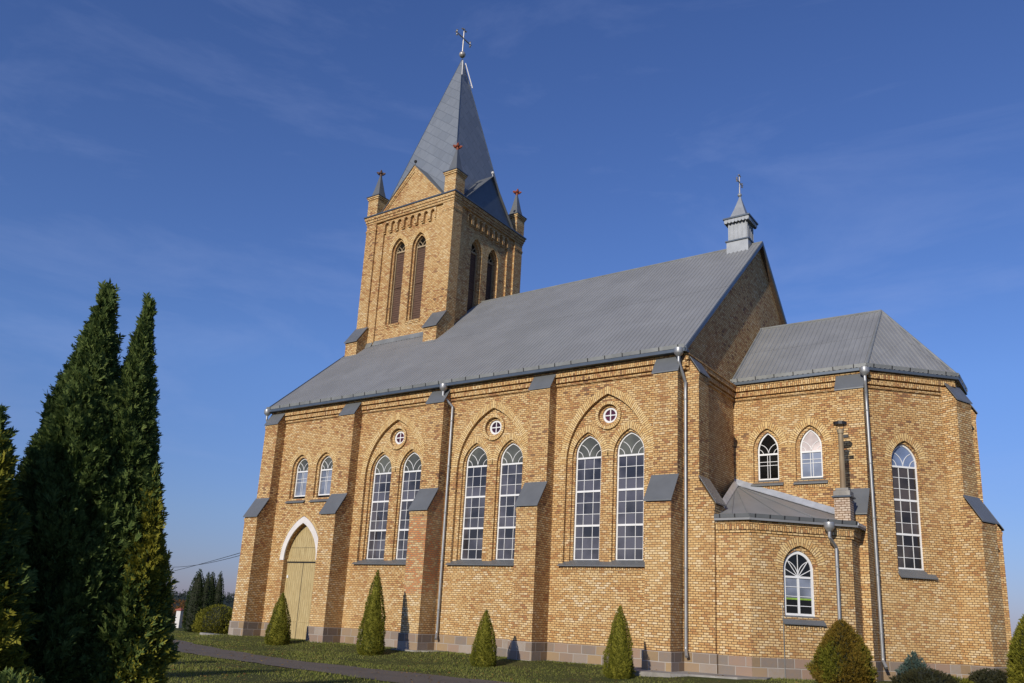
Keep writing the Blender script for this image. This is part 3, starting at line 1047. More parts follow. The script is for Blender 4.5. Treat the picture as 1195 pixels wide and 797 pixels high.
RX0, RX1 = -1.16, XE + 0.19
up_s = Vector((0, ridge_y - EY, ZR - 10.72))
mb = MB()
hl = up_s.length
corrugated(mb, (RX0, EY, 10.72), (1, 0, 0), up_s, RX1 - RX0, lambda s: hl)
mb.face([(RX0, W - EY, 10.72), (RX1, W - EY, 10.72), (RX1, ridge_y, ZR), (RX0, ridge_y, ZR)])
# underside, closing the eaves
mb.face([(RX0, EY, 10.64), (RX1, EY, 10.64), (RX1, ridge_y, ZR - 0.1), (RX0, ridge_y, ZR - 0.1)])
mb.face([(RX0, W - EY, 10.64), (RX1, W - EY, 10.64), (RX1, ridge_y, ZR - 0.1), (RX0, ridge_y, ZR - 0.1)], mi=1)
roof = mb.build('nave_roof', [M['roof'], M['bark']], church)
mb = MB()
# verge boards both ends and the eave fascia
for x in (RX0, RX1):
    for sg in (1, -1):
        y0 = EY - 0.01 if sg > 0 else W - EY + 0.01
        a, b_ = Vector((x, y0, 10.72)), Vector((x, ridge_y, ZR))
        dx = 0.03
        lo, hi = Vector((0, 0, -0.13)), Vector((0, 0, 0.045))
        q = [a + lo, b_ + lo, b_ + hi, a + hi]
        mb.face([p + Vector((dx, 0, 0)) for p in q])
        mb.face([p - Vector((dx, 0, 0)) for p in q])
        for i in range(4):
            p0, p1 = q[i], q[(i + 1) % 4]
            mb.face([p0 - Vector((dx, 0, 0)), p1 - Vector((dx, 0, 0)), p1 + Vector((dx, 0, 0)), p0 + Vector((dx, 0, 0))])
mb.box(S, RX0, RX1, 10.602, 10.715, 0.10, 0.43)
mb.build('verge_trim', M['trim'], roof)
mb = MB()
mb.tube([(RX0, ridge_y, ZR + 0.0), (RX1, ridge_y, ZR + 0.0)], 0.075, 8)
mb.build('ridge_cap', M['gutter'], roof)

def gutter(p0, p1, out, parent, h=0.135, step=0.72, mat='gutter'):
    """upstand eave gutter of sheet with its brackets"""
    p0, p1, out = Vector(p0), Vector(p1), Vector(out).normalized()
    d = (p1 - p0)
    L = d.length
    d.normalize()
    g, brs = MB(), []
    up = Vector((0, 0, 1))
    def box(mbx, a, b, w0, w1, z0, z1):
        q = [a + out * w0 + up * z0, b + out * w0 + up * z0, b + out * w1 + up * z0, a + out * w1 + up * z0,
             a + out * (w0 + .02) + up * z1, b + out * (w0 + .02) + up * z1, b + out * (w1 + .02) + up * z1, a + out * (w1 + .02) + up * z1]
        for f in ((0, 1, 2, 3), (7, 6, 5, 4), (0, 4, 5, 1), (1, 5, 6, 2), (2, 6, 7, 3), (3, 7, 4, 0)):
            mbx.face([q[i] for i in f])
    box(g, p0, p1, -0.02, 0.0, 0.0, h)
    s = step * 0.4
    while s < L - 0.03:
        br = MB()
        brs.append(br)
        box(br, p0 + d * (s - 0.018), p0 + d * (s + 0.018), -0.026, 0.010, -0.005, h - 0.004)
        s += step
    o = g.build('gutter', M[mat], parent)
    for br in brs:
        br.build('gutter_bracket', M['dark'], o)
    return o
gutter((RX0 + .05, EY - 0.012, 10.725), (RX1 - .05, EY - 0.012, 10.725), (0, -1, 0), church)

# --- chancel and apse
ACY = W / 2
hole1 = [arch(c, 0.53, 6.78, 8.04, 8.84) for c in (22.15, 23.74)]
mb = MB()
mb.panel(CH, rect(XE, XA, 0.3, ZTOP), hole1, 0.0)
for c, l in zip((22.15, 23.74), hole1):
    mb.reveal(CH, l, 0.0, -0.10)
    l2 = arch(c, 0.40, 6.80, 8.04, 8.71)
    mb.panel(CH, l, [l2], -0.10)
    mb.reveal(CH, l2, -0.10, -0.22)
    voussoirs(mb, CH, c, 0.53, 8.04, 8.84, 0.25, 0.004)
    mb.box(CH, c - 0.60, c + 0.58, 6.50, 6.61, -0.1, 0.03, soldier=True)
AWC = 1.40
aph = arch(AWC, 0.56, 3.53, 7.42, 8.20)
mb.panel(AP, rect(0, T45, 0.3, ZTOP), [aph], 0.0)
mb.reveal(AP, aph, 0.0, -0.10)
ap2 = arch(AWC + .01, 0.525, 3.55, 7.40, 8.10)
mb.panel(AP, aph, [ap2], -0.10)
mb.reveal(AP, ap2, -0.10, -0.24)
voussoirs(mb, AP, AWC, 0.56, 7.42, 8.20, 0.26, 0.004)
mb.box(AP, AWC - 0.58, AWC + 0.80, 3.29, 3.385, -0.1, 0.03, soldier=True)
mb.panel(AE, rect(0, WAE, 0.3, ZTOP), (), 0.0)
N45 = Plane((VB.x, W - VB.y, 0), R(135))
mb.panel(N45, rect(0, T45, 0.3, ZTOP), (), 0.0)
CN = Plane((XA, W - YA, 0), R(180))
mb.panel(CN, rect(0, XA - XE, 0.3, ZTOP), (), 0.0)
mb.build('chancel_wall', [M['brick'], M['brick_arch']], church)
window(CH, church, 22.15, 0.40, 6.88, 7.98, 8.71, -0.17, 'small', 'glass_dark', 'glass_dark')
window(CH, church, 23.74, 0.40, 6.88, 7.98, 8.71, -0.17, 'small', 'glass_curtain', 'glass_pink', label='small pointed window with a pale reflection painted into its head')
for c in (22.15, 23.74):
    sill(CH, church, c - 0.62, c + 0.60, 6.66, -0.16, 0.20)
window(AP, church, AWC + .01, 0.525, 3.68, 7.39, 8.10, -0.17, 'lancet', 'glass_apse', 'glass_head_blue', label='apse window with a blue sky reflection painted into its head')
sill(AP, church, AWC - 0.58, AWC + 0.84, 3.41, -0.14, 0.27, 0.15)
mb = MB()
mb.box(CH, XE, XA + 0.02, -0.4, ZP - 0.003, -0.3, 0.055)
mb.box(AP, -0.02, T45 + 0.02, -0.4, ZP - 0.005, -0.3, 0.055)
mb.box(AE, -0.02, WAE + 0.02, -0.4, ZP - 0.009, -0.3, 0.055)
mb.build('plinth', M['granite'], church, bevel=0.012)

ZCR, OV = 14.12, 0.32
ze_c = 10.70
apex = Vector((XA + 0.05, ACY, ZCR))
k22 = OV * math.tan(R(22.5))
E0 = Vector((XE, YA - OV, ze_c))
E1 = Vector((XA + k22, YA - OV, ze_c))
E2 = Vector((VB.x + OV, VB.y - k22, ze_c))
E3 = Vector((VB.x + OV, W - VB.y + k22, ze_c))
def facet(mb, a, b, tops, mat_i=0, pitch=0.19, lap=True, amp=0.028):
    """sheet over the polygon a, b, tops (b side first); a-b is the eave"""
    t = (b - a).normalized()
    n = (b - a).cross(tops[0] - a).normalized()
    u = n.cross(t).normalized()
    if u.z < 0:
        u = -u
    L = (b - a).length
    pts = [(L, 0.0)] + [((p - a).dot(t), (p - a).dot(u)) for p in tops] + [(0.0, 0.0)]
    pts = sorted(pts)
    xs = [p[0] for p in pts]
    hs = [p[1] for p in pts]
    def hm(s):
        return float(np.interp(s, xs, hs))
    hm.breaks = [x for x in xs[1:-1] if 1e-3 < x < L - 1e-3]
    corrugated(mb, a, t, u, L, hm, pitch=pitch, lap=lap, amp=amp)
mb = MB()
up_c = Vector((0, ACY - (YA - OV), ZCR - ze_c))
facet(mb, E0, E1, [apex, Vector((XE, ACY, ZCR))])
facet(mb, E1, E2, [apex])
facet(mb, E2, E3, [apex])
E4 = Vector((E1.x, W - E1.y, ze_c))
E5 = Vector((XE, W - E0.y, ze_c))
mb.face([E3, E4, apex])
mb.face([E4, E5, Vector((XE, ACY, ZCR)), apex])
dz = Vector((0, 0, -0.09))
mb.face([E0 + dz, E1 + dz, E2 + dz, E3 + dz, E4 + dz, E5 + dz])
croof = mb.build('chancel_roof', M['roof_old'], church)
mb = MB()
mb.tube([(XE, ACY, ZCR + 0.01), apex + Vector((0, 0, 0.01))], 0.07, 8)
for e in (E1, E2, E3):
    mb.tube([apex + Vector((0, 0, 0.01)), e + Vector((0, 0, 0.03))], 0.05, 6)
mb.tube([E0 + Vector((0.06, 0, 0.04)), Vector((XE + 0.06, ACY, ZCR + 0.04))], 0.05, 6)
mb.build('ridge_cap', M['gutter'], croof)
mb = MB()
def fascia(mb, a, b, out, z0=-0.10, z1=0.0, th=0.05):
    a, b, out = Vector(a), Vector(b), Vector(out).normalized()
    q = []
    for w in (-th, 0.0):
        q += [a + out * w + Vector((0, 0, z0)), b + out * w + Vector((0, 0, z0)), b + out * w + Vector((0, 0, z1)), a + out * w + Vector((0, 0, z1))]
    for f in ((0, 1, 2, 3), (4, 5, 6, 7), (0, 1, 5, 4), (3, 2, 6, 7), (0, 3, 7, 4), (1, 2, 6, 5)):
        mb.face([q[i] for i in f])
o45 = Vector((1, -1, 0))
fascia(mb, E0, E1, (0, -1, 0))
fascia(mb, E1, E2, o45)
fascia(mb, E2, E3, (1, 0, 0))
mb.build('verge_trim', M['trim'], croof)
up_ = Vector((0, 0, 0.01))
gutter(E0 + up_, E1 + up_, (0, -1, 0), church)
gutter(E1 + up_, E2 + up_, o45, church)
gutter(E2 + up_, E3 + up_, (1, 0, 0), church)

# --- sacristy in the corner (three sided)
P0 = Vector((22.98, 0.12, 0))
A1 = Plane((XE, P0.y, 0), 0)
L1 = P0.x - XE
A2 = Plane((P0.x, P0.y, 0), R(45))
L2 = 3.56
P3 = Vector((P0.x + L2 * math.sqrt(.5), P0.y + L2 * math.sqrt(.5), 0))
A3 = Plane((P3.x, P3.y, 0), R(90))
L3 = YA - DL - P3.y + 0.03
ZA = 4.76
mb = MB()
mb.panel(A1, rect(0, L1, 0.3, ZA), (), 0.0)
AC = 1.705
ah = arch(AC + .03, 0.61, 1.85, 3.36, 4.09)
mb.panel(A2, rect(0, L2, 0.3, ZA), [ah], 0.0)
mb.reveal(A2, ah, 0.0, -0.09)
ah2 = arch(AC, 0.52, 1.87, 3.33, 3.94)
mb.panel(A2, ah, [ah2], -0.09)
mb.reveal(A2, ah2, -0.09, -0.22)
voussoirs(mb, A2, AC + .03, 0.61, 3.36, 4.09, 0.27, 0.004)
mb.box(A2, AC - 0.66, AC + 0.74, 1.49, 1.60, -0.1, 0.03, soldier=True)
mb.panel(A3, rect(0, L3, 0.3, ZA), (), 0.0)
for pl, a, b, e in ((A1, DL + 0.02, L1 + .04, 0.0), (A2, -.04, L2 + .05, 0.003), (A3, -.05, L3, 0.006)):
    mb.box(pl, a, b, ZA - 0.08, ZA + 0.03 - e, -0.06, 0.12 - e)
    mb.box(pl, a, b, ZA - 0.27 + e, ZA - 0.083, -0.06, 0.085 - e, soldier=True)
    mb.box(pl, a, b, ZA - 0.35 + e, ZA - 0.273, -0.06, 0.045 - e)
mb.build('sacristy_wall', [M['brick'], M['brick_arch']], church)
window(A2, church, AC, 0.525, 1.89, 3.33, 3.94, -0.13, 'fan', 'glass_curtain', 'glass_dark', fr=0.085, tdrop=0.22, label='low window with net curtain and fan shaped bars')
sill(A2, church, AC - 0.66, AC + 0.76, 1.665, -0.12, 0.24, 0.13)
mb = MB()
mb.box(A1, DL + 0.02, L1 + 0.03, -0.4, ZP - 0.012, -0.3, 0.055)
mb.box(A2, -0.03, L2 + 0.03, -0.4, ZP - 0.014, -0.3, 0.055)
mb.box(A3, -0.03, L3, -0.4, ZP - 0.016, -0.3, 0.055)
mb.build('plinth', M['granite'], church, bevel=0.012)
ov = 0.24
ka = ov * math.tan(R(22.5))
Z2 = ZA + 0.09
F0 = Vector((XE + DL + 0.03, P0.y - ov, Z2))
F1 = Vector((P0.x + ka, P0.y - ov, Z2))
F2 = Vector((P3.x + ov, P3.y - ka, Z2))
F3 = Vector((P3.x + ov, YA - DL, Z2))
ax = Vector((XE, YA, 6.72))
mb = MB()
mb.face([F0, F1, ax])
mb.face([F1, F2, ax])
mb.face([F2, F3, Vector((24.87, YA, 5.36)), ax])
dz = Vector((0, 0, -0.07))
mb.face([F0 + dz, F1 + dz, F2 + dz, F3 + dz])
fascia(mb, F0, F1, (0, -1, 0), -0.07, 0.0, 0.03)
fascia(mb, F1, F2, o45, -0.07, 0.0, 0.03)
fascia(mb, F2, F3, (1, 0, 0), -0.07, 0.0, 0.03)
# standing seams
def seam(a, b, lift=0.02):
    a, b = Vector(a), Vector(b)
    mb.tube([a + Vector((0, 0, lift)), b + Vector((0, 0, lift))], 0.018, 5)
seam(F1, ax)
for q in (0.35, 0.7):
    seam(F1.lerp(F2, q), ax.lerp(F2, q) if False else F1.lerp(F2, q).lerp(ax, 0.92))
seam(F0.lerp(F1, 0.5), F0.lerp(F1, .5).lerp(ax, 0.95))
sroof = mb.build('sacristy_roof', M['roof_old'], church)
mb = MB()
# flashing where the roof meets both walls
def flash(a, b, nrm, h=0.22):
    a, b, nrm = Vector(a), Vector(b), Vector(nrm)
    q = [a + nrm * 0.16 + Vector((0, 0, 0.03)), b + nrm * 0.16 + Vector((0, 0, 0.03)), b + nrm * 0.012 + Vector((0, 0, h)), a + nrm * 0.012 + Vector((0, 0, h)),]
    mb.face(q)
    mb.face([p - Vector((0, 0, 0.02)) for p in q])
    mb.face([q[2], q[3], q[3] - Vector((0, 0, .02)), q[2] - Vector((0, 0, .02))])
F3w = Vector((24.87, YA, 5.36))
flash(ax, F3w, (0, -1, 0), 0.26)
flash(ax, F0.lerp(ax, 0.15), (1, 0, 0), 0.22)
mb.build('flashing', M['flash'], sroof)
gutter(F0 + up_, F1 + up_, (0, -1, 0), church, 0.12, 0.5, 'cap')
gutter(F1 + up_, F2 + up_, o45, church, 0.12, 0.5, 'cap')
mb = MB()
fascia(mb, F2 + Vector((0.02, 0.0, 0.06)), F3 + Vector((0.02, 0, 0.06)), (1, 0, 0), -0.06, 0.03, 0.05)
mb.build('edge_strip', M['flash'], sroof)

# chimney with its flue
mb = MB()
ccx, ccy = 25.24, 2.94
Cp = Plane((ccx, ccy, 0), 0)
mb.box(Cp, -0.25, 0.25, 4.86, 5.80, -0.25, 0.25)
chim = mb.build('chimney', M['brick_pale'], church)
mb = MB()
mb.box(Cp, -0.32, 0.32, 5.80, 5.86, -0.32, 0.32, 1)
mb.box(Cp, -0.27, 0.27, 5.86, 6.03, -0.27, 0.27)
mb.box(Cp, -0.21, 0.21, 6.03, 6.13, -0.21, 0.21)
mb.build('chimney_cap', [M['concrete'], M['trim']], chim, bevel=0.02)
mb = MB()
mb.lathe((ccx, ccy, 0), [(0.0, 6.1), (0.10, 6.1), (0.085, 8.02), (0.105, 8.02), (0.105, 8.14), (0.08, 8.17), (0.0, 8.17)], 14)
mb.build('flue_pipe', M['rust_pipe'], chim, smooth=True)
mb = MB()
mb.lathe((ccx, ccy, 0), [(0.0, 8.46), (0.22, 8.42), (0.22, 8.32), (0.0, 8.32)], 12)
for s in (-1, 1):
    mb.tube([(ccx + s * .11, ccy, 8.1), (ccx + s * .11, ccy, 8.36)], 0.012, 5)
mb.box(Cp, 0.1, 0.25, 7.86, 7.96, -0.05, 0.05)
mb.build('flue_cowl', M['dark'], chim)

# --- downpipes
def downpipe(pl, t_top, d_top, z_top, t_w, d_w, z_k, z_bot, kick, tw2=None, r=0.055, short=False):
    mb = MB()
    tw2 = t_w if tw2 is None else tw2
    zh = z_top
    pts = [pl(t_top, zh - 0.22, d_top), pl(t_top, zh - 0.42, d_top), pl(t_w, z_k, d_w)]
    if not short:
        pts += [pl(tw2, z_bot + 0.28, d_w), pl(tw2, z_bot + 0.22, d_w + .01), pl(tw2 + kick, z_bot, d_w + 0.18)]
    fine = []
    for i in range(len(pts) - 1):
        a, b = pts[i], pts[i + 1]
        fine += [a, a.lerp(b, 0.04), a.lerp(b, 0.96)] if i else [a, a.lerp(b, 0.9)]
    fine.append(pts[-1])
    mb.tube(fine, r, 12)
    o = mb.build('downpipe', M['pipe'], church, smooth=True)
    mb = MB()
    c = pl(t_top, zh, d_top)
    mb.lathe(c, [(0.0, 0.06), (0.165, 0.06), (0.17, 0.03), (0.165, -0.10), (0.15, -0.14), (0.06, -0.24), (0.0, -0.24)], 16)
    mb.build('pipe_hopper', M['pipe'], o, smooth=True)
    if not short:
        mb = MB()
        z = z_k - 0.6
        while z > z_bot + 0.5:
            q = (z - z_bot) / (z_k - z_bot)
            c = pl(tw2 + (t_w - tw2) * q, z, d_w)
            mb.lathe(c, [(r + .012, -0.02), (r + .012, 0.02)], 12)
            a = pl(tw2 + (t_w - tw2) * q + .02, z, d_w)
            b = pl(tw2 + (t_w - tw2) * q + .02, z, 0.0)
            mb.tube([a, b], 0.012, 5)
            z -= 1.9
        mb.build('pipe_bracket', M['gutter'], o)
    return o
downpipe(S, 10.26, 0.42, 10.62, 10.56, 0.10, 9.75, 0.45, 0.12, 10.58)
downpipe(S, 20.80, 0.42, 10.66, 20.92, 0.12, 9.55, 0.48, 0.10, 20.93)
downpipe(S, XW - 0.12, 0.40, 10.66, XW - 0.05, 0.12, 9.6, 0.4, 0.1, short=True)
downpipe(CH, 25.86, 0.42, 10.58, 25.84, 0.30, 9.7, 0.42, 0.13, 25.90)
downpipe(A2, 2.58, 0.34, 4.80, 2.94, 0.10, 4.10, 0.50, 0.1, 2.94)
# earth wire of the lightning rod on the sacristy
mb = MB()
mb.tube([A2(1.06, 2.2, 0.02), A2(1.06, 0.0, 0.07)], 0.012, 5)
mb.build('earth_wire', M['gutter'], church)

# ------------------------------------------------------------------ tower
TCX, TCY, TH = 2.25, W / 2, 3.25
ZT0, ZT1 = 11.0, 22.97
mbT = MB()
faces = []
for ang in (0, 90, 180, 270):
    a = R(ang)
    nrm = Vector((math.sin(a), -math.cos(a), 0))
    pl = Plane((TCX + nrm.x * TH, TCY + nrm.y * TH, 0), a)
    faces.append(pl)
    detail = ang in (0, 90)
    wh = [arch(s * 0.77, 0.50, 16.62, 20.95, 21.75) for s in (-1, 1)] if detail else []
    mbT.panel(pl, rect(-1.97, 1.97, ZT0, ZT1), wh, -0.22)
    for s in (-1, 1):
        # stepped corner piers
        t0, t1 = (2.50, TH) if s > 0 else (-TH, -2.50)
        mbT.panel(pl, rect(t0, t1, ZT0, ZT1), (), 0.0)
        ti = 2.50 * s
        mbT.face([pl(ti, ZT0, 0), pl(ti, ZT0, -0.11), pl(ti, ZT1, -0.11), pl(ti, ZT1, 0)], [(0, ZT0), (.11, ZT0), (.11, ZT1), (0, ZT1)])
        ta, tb = (1.95, 2.5) if s > 0 else (-2.5, -1.95)
        mbT.panel(pl, rect(ta, tb, ZT0, ZT1), (), -0.11)
        ti = 1.95 * s
        mbT.face([pl(ti, ZT0, -.11), pl(ti, ZT0, -0.24), pl(ti, ZT1, -0.24), pl(ti, ZT1, -.11)], [(0, ZT0), (.13, ZT0), (.13, ZT1), (0, ZT1)])
        # little corbel on the pier
        mbT.box(pl, t0 - (0.03 if s > 0 else 0.033), t1 + 0.03, 22.52, 22.60, -0.05, 0.035)
        mbT.box(pl, t0 - 0.02, t1 + 0.02, 22.44, 22.517, -0.05, 0.018)
    if detail:
        for s, l in zip((-1, 1), wh):
            mbT.reveal(pl, l, -0.22, -0.36)
            l2 = arch(s * 0.77, 0.40, 16.64, 20.95, 21.62)
            mbT.panel(pl, l, [l2], -0.36)
            mbT.reveal(pl, l2, -0.36, -0.62)
            voussoirs(mbT, pl, s * 0.77, 0.50, 20.95, 21.75, 0.25, -0.216)
            mbT.box(pl, s * .77 - 0.55, s * .77 + 0.55, 16.50, 16.58, -0.4, -0.16)
            mbT.box(pl, s * .77 - 0.52, s * .77 + 0.52, 16.40, 16.497, -0.4, -0.19)
        # corbel table: brick pendants under small arches
        n = 8
        pw = 2 * 1.95 / n
        for i in range(n):
            a0 = -1.95 + i * pw
            sl = 0.14
            cx = a0 + pw / 2
            lp = [(a0, 22.30), (a0 + pw / 2 - sl, 22.30), (cx - sl, 22.70)]
            for q in range(1, 6):
                an = math.pi - math.pi * q / 6
                lp.append((cx + sl * math.cos(an), 22.70 + sl * math.sin(an)))
            lp += [(cx + sl, 22.70), (cx + sl, 22.30), (a0 + pw, 22.30), (a0 + pw, ZT1), (a0, ZT1)]
            mbT.prism(pl, lp, -0.23, -0.06)
            mbT.box(pl, a0 - 0.0 + 0.001, a0 + pw / 2 - sl - 0.001, 22.22, 22.298, -0.23, -0.12)
            mbT.box(pl, cx + sl + 0.001, a0 + pw - 0.001, 22.22, 22.298, -0.23, -0.12)
# cornice rings
Tp = Plane((TCX, TCY, 0), 0)
for z0, z1, e in ((22.97, 23.10, 0.03), (23.10, 23.25, 0.07), (23.25, 23.41, 0.12)):
    h_ = TH + e
    mbT.box(Tp, -h_, h_, z0 + .001, z1, -h_, h_, soldier=(e == 0.07))
tower = mbT.build('tower_wall', [M['brick'], M['brick_arch']], church)
tower['label'] = 'square brick bell tower with corner piers and a corbel table'
mb = MB()
mb.box(Tp, -TH - .17, TH + .17, 23.412, 23.485, -TH - .17, TH + .17)
mb.build('cornice_sheet', M['trim'], tower)

# louvred belfry openings
for pl in faces[:2]:
    for s in (-1, 1):
        c = s * 0.77
        mb = MB()
        ou = arch(c, 0.40, 16.64, 20.95, 21.62)
        inn = arch(c, 0.365, 16.68, 20.95, 21.57)
        mb.panel(pl, ou, [inn], -0.50)
        mb.reveal(pl, inn, -0.50, -0.58)
        mb.box(pl, c - 0.35, c + 0.35, 20.97, 21.05, -0.58, -0.49)
        for sg in (1, -1):
            for rr in (0.40, 0.22):
                pts = []
                for i in range(12):
                    a = i * math.pi / 2 / 11 * 1.1
                    p = (c + sg * (0.40 - rr * math.cos(a)), 20.98 + rr * math.sin(a))
                    if inside_arch(p[0], p[1], c, 0.36, 20.95, 21.57):
                        pts.append(p)
                strip_bar(mb, pl, pts, 0.03, -0.56, -0.51)
        o = mb.build('belfry_opening', M['cream'], church)
        mb = MB()
        z = 16.72
        while z < 20.93:
            mb.side_prism(pl, [(-0.60, z), (-0.545, z), (-0.562, z + 0.132), (-0.60, z + 0.132)], c - 0.35, c + 0.35)
            z += 0.135
        mb.box(pl, c - .35, c + .35, 18.84, 18.90, -0.6, -0.51)
        mb.build('louvre', M['louvre'], o)
        mb = MB()
        mb.panel(pl, arch(c, 0.35, 20.97, 20.98, 21.56), (), -0.57)
        mb.build('pane', M['glass_dark'], o)

# raking piers at the foot of the tower, above the nave roof
for (t0, t1) in ((-3.30, -2.42), (2.38, 3.26)):
    pl = faces[0]
    mb = MB()
    prof = [(-0.1, 12.2), (0.62, 12.2), (0.62, 15.62), (-0.02, 16.50), (-0.1, 16.50)]
    mb.side_prism(pl, prof, t0, t1)
    mb.box(pl, t0 - .02, t1 + .02, 15.50, 15.60, 0.3, 0.65)
    o = mb.build('tower_buttress', M['brick'], church)
    mb = MB()
    mb.side_prism(pl, [(0.72, 15.58), (0.72, 15.63), (-0.02, 16.65), (-0.02, 16.60)], t0 - .05, t1 + .05)
    mb.build('buttress_cap', M['cap'], o)
    mb = MB()
    y_ = faces[0].o.y - 0.62
    zf = 10.72 + slope * (y_ - EY)
    mb.side_prism(pl, [(0.62, zf + .02), (0.80, zf - 0.10), (0.80, zf - .14), (0.62, zf - .10)], t0 - .08, t1 + .08)
    mb.build('flashing', M['gutter'], o)
# flashing along the tower foot
mb = MB()
yf = faces[0].o.y
zf = 10.72 + slope * (yf - EY)
for ta, tb, dd in ((-2.4, -1.97, -.11), (-1.95, 1.95, -.22), (1.97, 2.36, -.11)):
    zz = zf - slope * dd
    mb.side_prism(faces[0], [(dd + .012, zz + 0.22), (dd + .03, zz + .22), (dd + 0.16, zz - .09), (dd + .14, zz - .10)], ta, tb)
mb.build('flashing', M['gutter'], church)

# corner pinnacles
for sx, sy in ((1, -1), (-1, -1), (1, 1), (-1, 1)):
    px, py = TCX + sx * 2.90, TCY + sy * 2.90
    pp = Plane((px, py, 0), 0)
    mb = MB()
    mb.box(pp, -0.39, 0.39, 23.486, 24.56, -0.39, 0.39)
    mb.box(pp, -0.43, 0.43, 24.56, 24.66, -0.43, 0.43)
    mb.box(pp, -0.47, 0.47, 24.661, 24.75, -0.47, 0.47)
    o = mb.build('pinnacle', M['brick'], church)
    mb = MB()
    mb.box(pp, -0.50, 0.50, 24.751, 24.79, -0.50, 0.50, 1)
    mb.lathe((px, py, 24.79), [(0.46, 0.0), (0.30, 0.52), (0.13, 1.22), (0.06, 1.50), (0.0, 1.52)], 4, rot=R(45))
    mb.build('pinnacle_roof', [M['cap'], M['trim']], o)
    mb = MB()
    for k in range(6):
        a = R(60 * k + 15)
        dr = Vector((math.cos(a), math.sin(a), 0.35 if k % 2 else -0.05)).normalized()
        c0 = Vector((px, py, 26.42))
        mb.tube([c0, c0 + dr * 0.17, c0 + dr * 0.30 + Vector((0, 0, .03))], [0.05, 0.085, 0.02], 6)
    mb.tube([(px, py, 26.25), (px, py, 26.40), (px, py, 26.66)], [0.06, 0.11, 0.02], 8)
    mb.build('finial', M['terracotta'] if sx > 0 else M['terracotta_old'], o)

# gables between the pinnacles
ZG0, ZG1, GW = 23.486, 25.92, 2.30
hz = lambda z: 2.78 * (35.0 - z) / (35.0 - 23.4)
for i, pl0 in enumerate(faces):
    pl = Plane(pl0.o + pl0.t * (0.17 if i == 0 else -0.08 if i == 1 else 0), R(90 * i))
    mb = MB()
    mb.prism(pl, [(-GW + .05, ZG0), (GW - .05, ZG0), (0, ZG1 - 0.04)], -0.5, -0.02, mi=0, back=True)
    if i != 1:
        # raised brick verge
        for s in (-1, 1):
            for w0, w1, d in ((0.0, 0.16, 0.05), (0.16, 0.27, 0.02)):
                L = math.hypot(GW, ZG1 - ZG0)
                ux, uz = GW / L, -(ZG1 - ZG0) / L
                nx, nz = -(ZG1 - ZG0) / L, -GW / L
                def q(a, w):
                    return (s * (0 + ux * a + nx * w), ZG1 + uz * a + nz * w)
                ia = w0 * (ZG1 - ZG0) / GW
                ib = w1 * (ZG1 - ZG0) / GW
                lp = [q(ia, w0), q(L, w0), q(L - .12, w1), q(ib, w1)]
                lp = [(p[0], max(p[1], ZG0)) for p in lp]
                mb.prism(pl, lp, -0.1, d)
    o = mb.build('tower_gable', M['brick'] if i != 1 else M['trim'], church)
    if i == 1:
        o['label'] = 'gable clad in dark sheet metal'
    mb = MB()
    back = 2.0 - TH
    for s in (-1, 1):
        a = [pl(s * (GW + .06), ZG0 - .03, 0.10), pl(0, ZG1 + .035, 0.10), pl(0, ZG1 + .035, back), pl(s * (GW + .06), ZG0 - .03, back)]
        mb.face(a)
        mb.face([p + Vector((0, 0, -0.04)) for p in a])
        mb.face([a[0], a[1], a[1] + Vector((0, 0, -.045)), a[0] + Vector((0, 0, -.045))])
    mb.build('gable_roof', M['cap'], o)
    mb = MB()
    mb.tube([pl(0, ZG1, 0.02), pl(0, ZG1 + .16, .02)], 0.02, 6)
    mb.lathe(pl(0, ZG1 + .24, .02), [(0, -.09), (.07, -.06), (.09, 0), (.07, .06), (0, .09)], 10)
    mb.build('knob', M['dark'] if i == 0 else M['lightgrey'], o)

# spire
SPX, SPY = TCX + 0.22, TCY
base = [(TCX + sx * 2.78, TCY + sy * 2.78, 23.486) for sx, sy in ((-1, -1), (1, -1), (1, 1), (-1, 1))]
tip = Vector((SPX, SPY, 35.05))
mb = MB()
for k in range(4):
    a, b = Vector(base[k]), Vector(base[(k + 1) % 4])
    n = 12
    for i in range(n):
        q0, q1 = i / n, (i + 1) / n
        A, B, C_, D = a.lerp(tip, q0), b.lerp(tip, q0), b.lerp(tip, q1), a.lerp(tip, q1)
        wA = (B - A).length / 2
        wD = (C_ - D).length / 2
        l0, l1 = q0 * 11.8, q1 * 11.8
        uv = [(-wA + k * 3, l0), (wA + k * 3, l0), (wD + k * 3, l1), (-wD + k * 3, l1)]
        if i == n - 1:
            mb.face([A, B, tip], [uv[0], uv[1], (k * 3, l1)])
        else:
            mb.face([A, B, C_, D], uv)
spire = mb.build('spire', M['spire'], church)
mb = MB()
for k in range(4):
    mb.tube([Vector(base[k]), tip], [0.02, 0.015], 5)
mb.build('hip_strip', M['trim'], spire)
# light strips fixed near the tip
mb = MB()
for k in (1, 2):
    a = Vector(base[k])
    o_ = Vector((0.10, -0.06, 0)) if k == 1 else Vector((.08, .10, 0))
    p0, p1 = a.lerp(tip, 0.86) + o_, a.lerp(tip, 0.975) + o_
    if k == 2:
        p0 = a.lerp(tip, .83) + o_
    mb.tube([p0, p1], 0.036, 6)
    for q in (0.1, 0.9):
        c = p0.lerp(p1, q)
        mb.tube([c, c - o_], 0.02, 5)
mb.build('lamp_strip', M['lightgrey'], spire)

